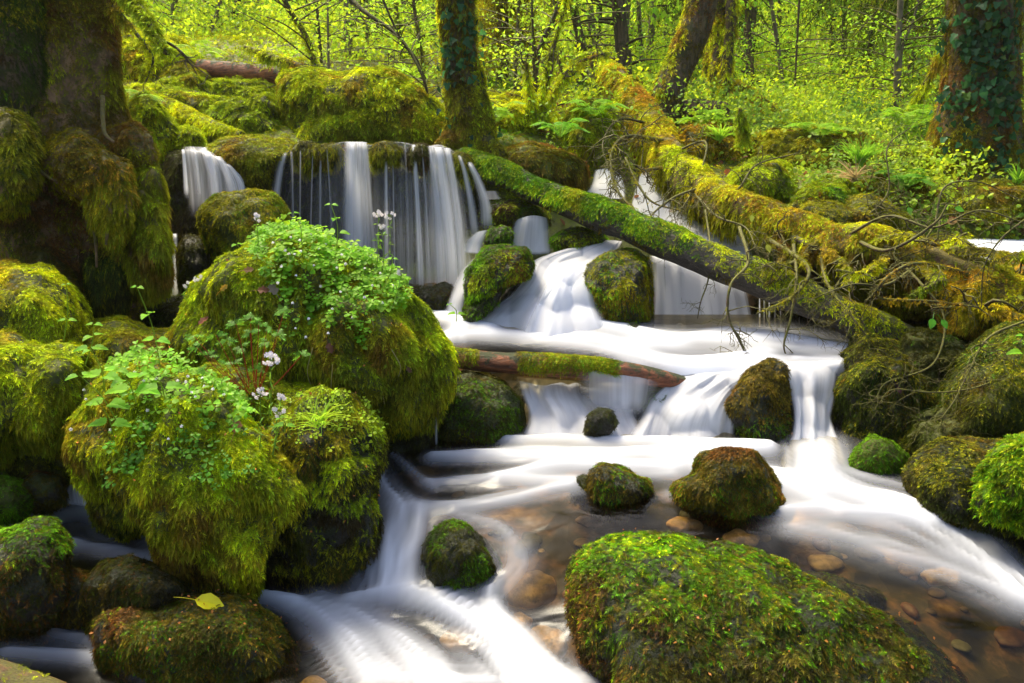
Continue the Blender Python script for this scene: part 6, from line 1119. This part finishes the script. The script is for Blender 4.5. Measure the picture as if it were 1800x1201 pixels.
for a in [('tallest toothed seedling rising before the dark hollow of the brook', (283, 650), (241, 505), 2.85, 3, .050), ('seedling with broad leaves at the left shoulder of the front left boulder', (185, 690), (160, 615), 2.7, 2, .062),
          ('upright seedling left of the tallest toothed one', (150, 640), (165, 570), 2.9, 3, .050), ('seedling whose leaves hang over the left side of the front left boulder', (205, 740), (140, 660), 2.62, 2, .070), ('big leaved seedling in the middle of the front left boulder', (240, 710), (205, 650), 2.62, 3, .075),
          ('low seedling near the top centre of the front left boulder', (290, 700), (262, 655), 2.6, 2, .06), ('low broad seedling on the left face of the front left boulder', (200, 770), (170, 705), 2.6, 2, .06), ('small seedling left of the big boulder crown', (440, 500), (417, 430), 3.3, 2, .05),
          ('seedling sticking up highest on the big boulder crown', (592, 440), (582, 360), 3.25, 3, .045), ('second seedling on the big boulder crown, left of the highest', (530, 430), (515, 375), 3.25, 2, .045), ('small bright seedling on the right shoulder of the big boulder', (802, 565), (790, 535), 3.2, 2, .028),
          ('pale green seedling at the right edge above the bank', (1790, 640), (1800, 590), 3.2, 3, .05), ('broad seedling right of the big boulder crown', (672, 510), (690, 455), 3.2, 3, .04), ('thin seedling leaning over the lower left mound', (112, 600), (116, 500), 3.0, 2, .03), ('seedling among the flowers near the lilac head', (500, 760), (492, 735), 2.55, 2, .03)]: seedling(*a)
# lacy red stemmed herb
t = thing('red_stemmed_herb', 'lacy leaved herb with thin red stems between the two near left boulders', 'herb', at(455, 700, 2.95))
hub = at(448, 705, 2.95)
for px, py in [(345, 610), (365, 625), (380, 590), (400, 600), (415, 570), (425, 610), (440, 585), (455, 565), (470, 600), (490, 590), (530, 625), (450, 650), (435, 680), (360, 650), (340, 590), (395, 640), (470, 575), (500, 545), (440, 560), (410, 640), (425, 705), (440, 730)]:
    e = at(px, py, 2.9 + rng.uniform(-.08, .08)); stemline(t, [hub + rng.normal(size=3) * .01, (hub + e) / 2 + [0, 0, -.012], e], .0018, (.36, .05, .03))
    n = 7; A = norm(np.stack([np.cos(np.linspace(-1.3, 4.4, n)), np.full(n, -.25), np.sin(np.linspace(-1.3, 4.4, n)) * .5], 1))
    P = np.tile(e, (n, 1)); sv = rng.bit_generator.state
    v, f, c = fronds(P + A * .004, np.tile(norm(np.array([0, -.5, 1.])), (n, 1)), .034 * rng.uniform(.8, 1.2, n), vcol(n, (.15, .42, .03), .2), 5, .55, .35, .15, 1.15, 0.); part('leaf', v, f, M_LEAF, t, col=c)
# grass
def grass(label, base, Y, n, ln, col, spread=1.):
    b = at(*base, Y); root = thing('grass_tuft', label, 'grass', b)
    a = rng.uniform(0, 6.28, n); d = np.stack([np.cos(a), np.sin(a) * .6 - .2, rng.uniform(.5, 1.6, n)], 1); d[:, :2] *= spread; d = norm(d); L = ln * rng.uniform(.5, 1.1, n); s = norm(np.cross(d, [0, 1., 0.2])) ; V = []; k = 8
    for i in range(k):
        t = i / (k - 1); c = b + rng.normal(size=(n, 3)) * 0 + d * (L * t)[:, None] - np.array([0, 0, 1.]) * (L * t * t * rng.uniform(.55, .75, 1))[:, None]; w = .0022 * (1 - t) * (Y / 3) + .0004
        V += [c - s * w, c + s * w]
    V = np.stack(V, 1); V += (rng.normal(size=(n, 1, 3)) * .012); m = 2 * k; f = np.array([[2 * i, 2 * i + 1, 2 * i + 3, 2 * i + 2] for i in range(k - 1)]); Fc = (np.arange(n)[:, None, None] * m + f).reshape(-1, 4)
    part('blades', V.reshape(-1, 3), Fc, M_LEAF, root, col=np.repeat(vcol(n, col, .3), m, 0))
grass('arching grass tuft on the bright top of the near left boulder', (560, 745), 2.62, 46, .22, (.28, .50, .03))
grass('green grass clump standing on the right bank', (1512, 285), 5.6, 90, .42, (.16, .36, .02), .7)
grass('straw coloured grass clump below the green one on the right bank', (1500, 315), 5.5, 50, .35, (.36, .30, .12), 1.)
grass('grass tuft behind the yellow topped square block', (715, 140), 7.6, 60, .45, (.3, .5, .03), .7)
grass('grass tuft near the short mossy stake', (1265, 245), 6.6, 60, .35, (.26, .46, .03), .8)
grass('grass tuft at the foot of the right ivy clad tree', (1788, 320), 5.6, 40, .35, (.16, .36, .02), .7)
# fallen leaves
def fallen(label, px, py, tree_, size, col, shape=SH_DEAD, ang=0., name='fallen_leaf', cat='leaf', Y=None):
    if tree_ is not None:
        h, n = onrock(tree_, px, py)
        if h is None: return
        n = norm(n + np.array([0, -.5, .5])); h = h + n * .022
    else: h = at(px, py, Y); n = np.array([0, -.8, .6])
    A = np.array([math.cos(ang), -.3 * math.sin(ang), math.sin(ang)]); A = norm(A - n * (A @ n)); root = thing(name, label, cat, h)
    v, f, c = leaves(h[None], A[None], n[None], size, shape, np.array([col]), .2, .12); c = c * rng.uniform(.8, 1.2, (len(c), 1)); part('blade', v, f, M_LEAF, root, col=c)
    stemline(root, [h, h - A * size * .35, h - A * size * .7 - [0, 0, .004]], .0013, tuple(v * .8 for v in col))
fallen('bright yellow leaf with a brown spot lying on the dark foreground boulder', 342, 1062, B_LEAF, .10, (.85, .80, .02), SH_OVAL, .1)
for lab, px, py, tr, s, c, a in [('crumpled pinkish brown leaf at the right edge of the front left boulder', 412, 765, B_FRONT, .05, (.40, .17, .09), 1.2), ('yellow brown curled leaf on the left slope of the big boulder', 392, 512, B_FLOWER, .035, (.55, .36, .03), .8), ('rusty dead leaf below the yellow curled one on the big boulder', 455, 515, B_FLOWER, .05, (.28, .12, .06), .2),
                              ('grey brown dead leaf at the edge of the leaf mat', 488, 520, B_FLOWER, .055, (.25, .20, .15), 2.), ('dark red brown leaf low on the left slope of the big boulder', 355, 575, B_FLOWER, .05, (.24, .09, .05), 1.4), ('brown leaf hanging in the middle of the big boulder', 580, 605, B_FLOWER, .045, (.16, .07, .04), -1.2), ('small tan leaf near the top of the big boulder slope', 430, 480, B_FLOWER, .04, (.32, .18, .08), .4), ('brown wisp of leaf on the face of the big boulder', 715, 645, B_FLOWER, .03, (.18, .10, .05), -1.)]: fallen(lab, px, py, tr, s, c, SH_DEAD, a)
for lab, px, py, Y, s, c, a in [('left of the two round green leaves dangling over the right bank', 1640, 560, 3.6, .055, (.10, .38, .02), -1.8), ('right of the two round green leaves dangling over the right bank', 1655, 562, 3.6, .05, (.10, .38, .02), -1.3), ('single green leaf on a dead twig before the right tree foot', 1678, 366, 3.9, .05, (.12, .40, .03), -.4), ('folded green leaf left of the single one', 1597, 364, 4.0, .045, (.12, .36, .03), -1.5),
                                ('yellow leaf hanging from the twigs over the leaning log', 1348, 430, 4.4, .05, (.45, .48, .05), -1.4), ('greenish leaf hanging on the fallen orange tree', 1322, 378, 4.7, .045, (.40, .48, .05), -1.7), ('small yellow green leaf at the right edge', 1788, 522, 3.5, .035, (.42, .50, .04), -.3), ('dark wine red leaf on the shaded bank block', 1578, 680, 3.5, .035, (.07, .02, .03), -1.4), ('brown leaf on the fallen orange tree by the bend', 1270, 362, 5.2, .06, (.34, .17, .08), .3), ('curled tan leaf in the twigs of the fallen tree', 1665, 392, 3.95, .06, (.40, .26, .10), .5)]: fallen(lab, px, py, None, s, c, SH_OVAL, a, Y=Y)
# rusty specks of litter on the near moss
PP = []
for rk, nn in ((BIGR, 60), (FRONT, 40), (LEAFB, 60), (FLOWER, 40), (GRASSY, 40)):
    P, N, _ = sample(rk[1], rk[2], nn, lambda C, N: (N[:, 2] > .1) * vis_w(C, N)); PP.append(P + N * .02)
P = np.concatenate(PP); n = len(P); v, f, c = leaves(P, rng.normal(size=(n, 3)), norm(rng.normal(size=(n, 3)) * .4 + [0, -.3, 1]), .011 * rng.uniform(.5, 1.5, n), SH_DIA, vcol(n, (.50, .20, .04), .4))
tag(make('leaf_litter', v, f, M_LEAF, col=c), 'rusty specks of leaf litter caught in the near moss', 'litter', kind='stuff')
# hanging stalks on the big boulder
for i, (a, b) in enumerate([((655, 560), (678, 700)), ((680, 610), (692, 650)), ((598, 690), (596, 760)), ((560, 610), (568, 690)), ((590, 640), (600, 720))]):
    h, n = onrock(B_FLOWER, *a); h2, n2 = onrock(B_FLOWER, *b)
    if h is None: continue
    e = h2 + n2 * .04 if h2 is not None else at(*b, h[1])
    g = thing('dry_stalk', ['longest dry stalk hanging down the face of the big boulder', 'short dry stalk right of the longest one', 'dry stalk at the foot of the big boulder', 'dry stalk hanging left on the big boulder', 'dry stalk hanging between two others low on the big boulder'][i], 'stalk', h); stemline(g, [h + n * .03, (h + e) / 2 + n * .05, e], .0018, (.42, .36, .14))
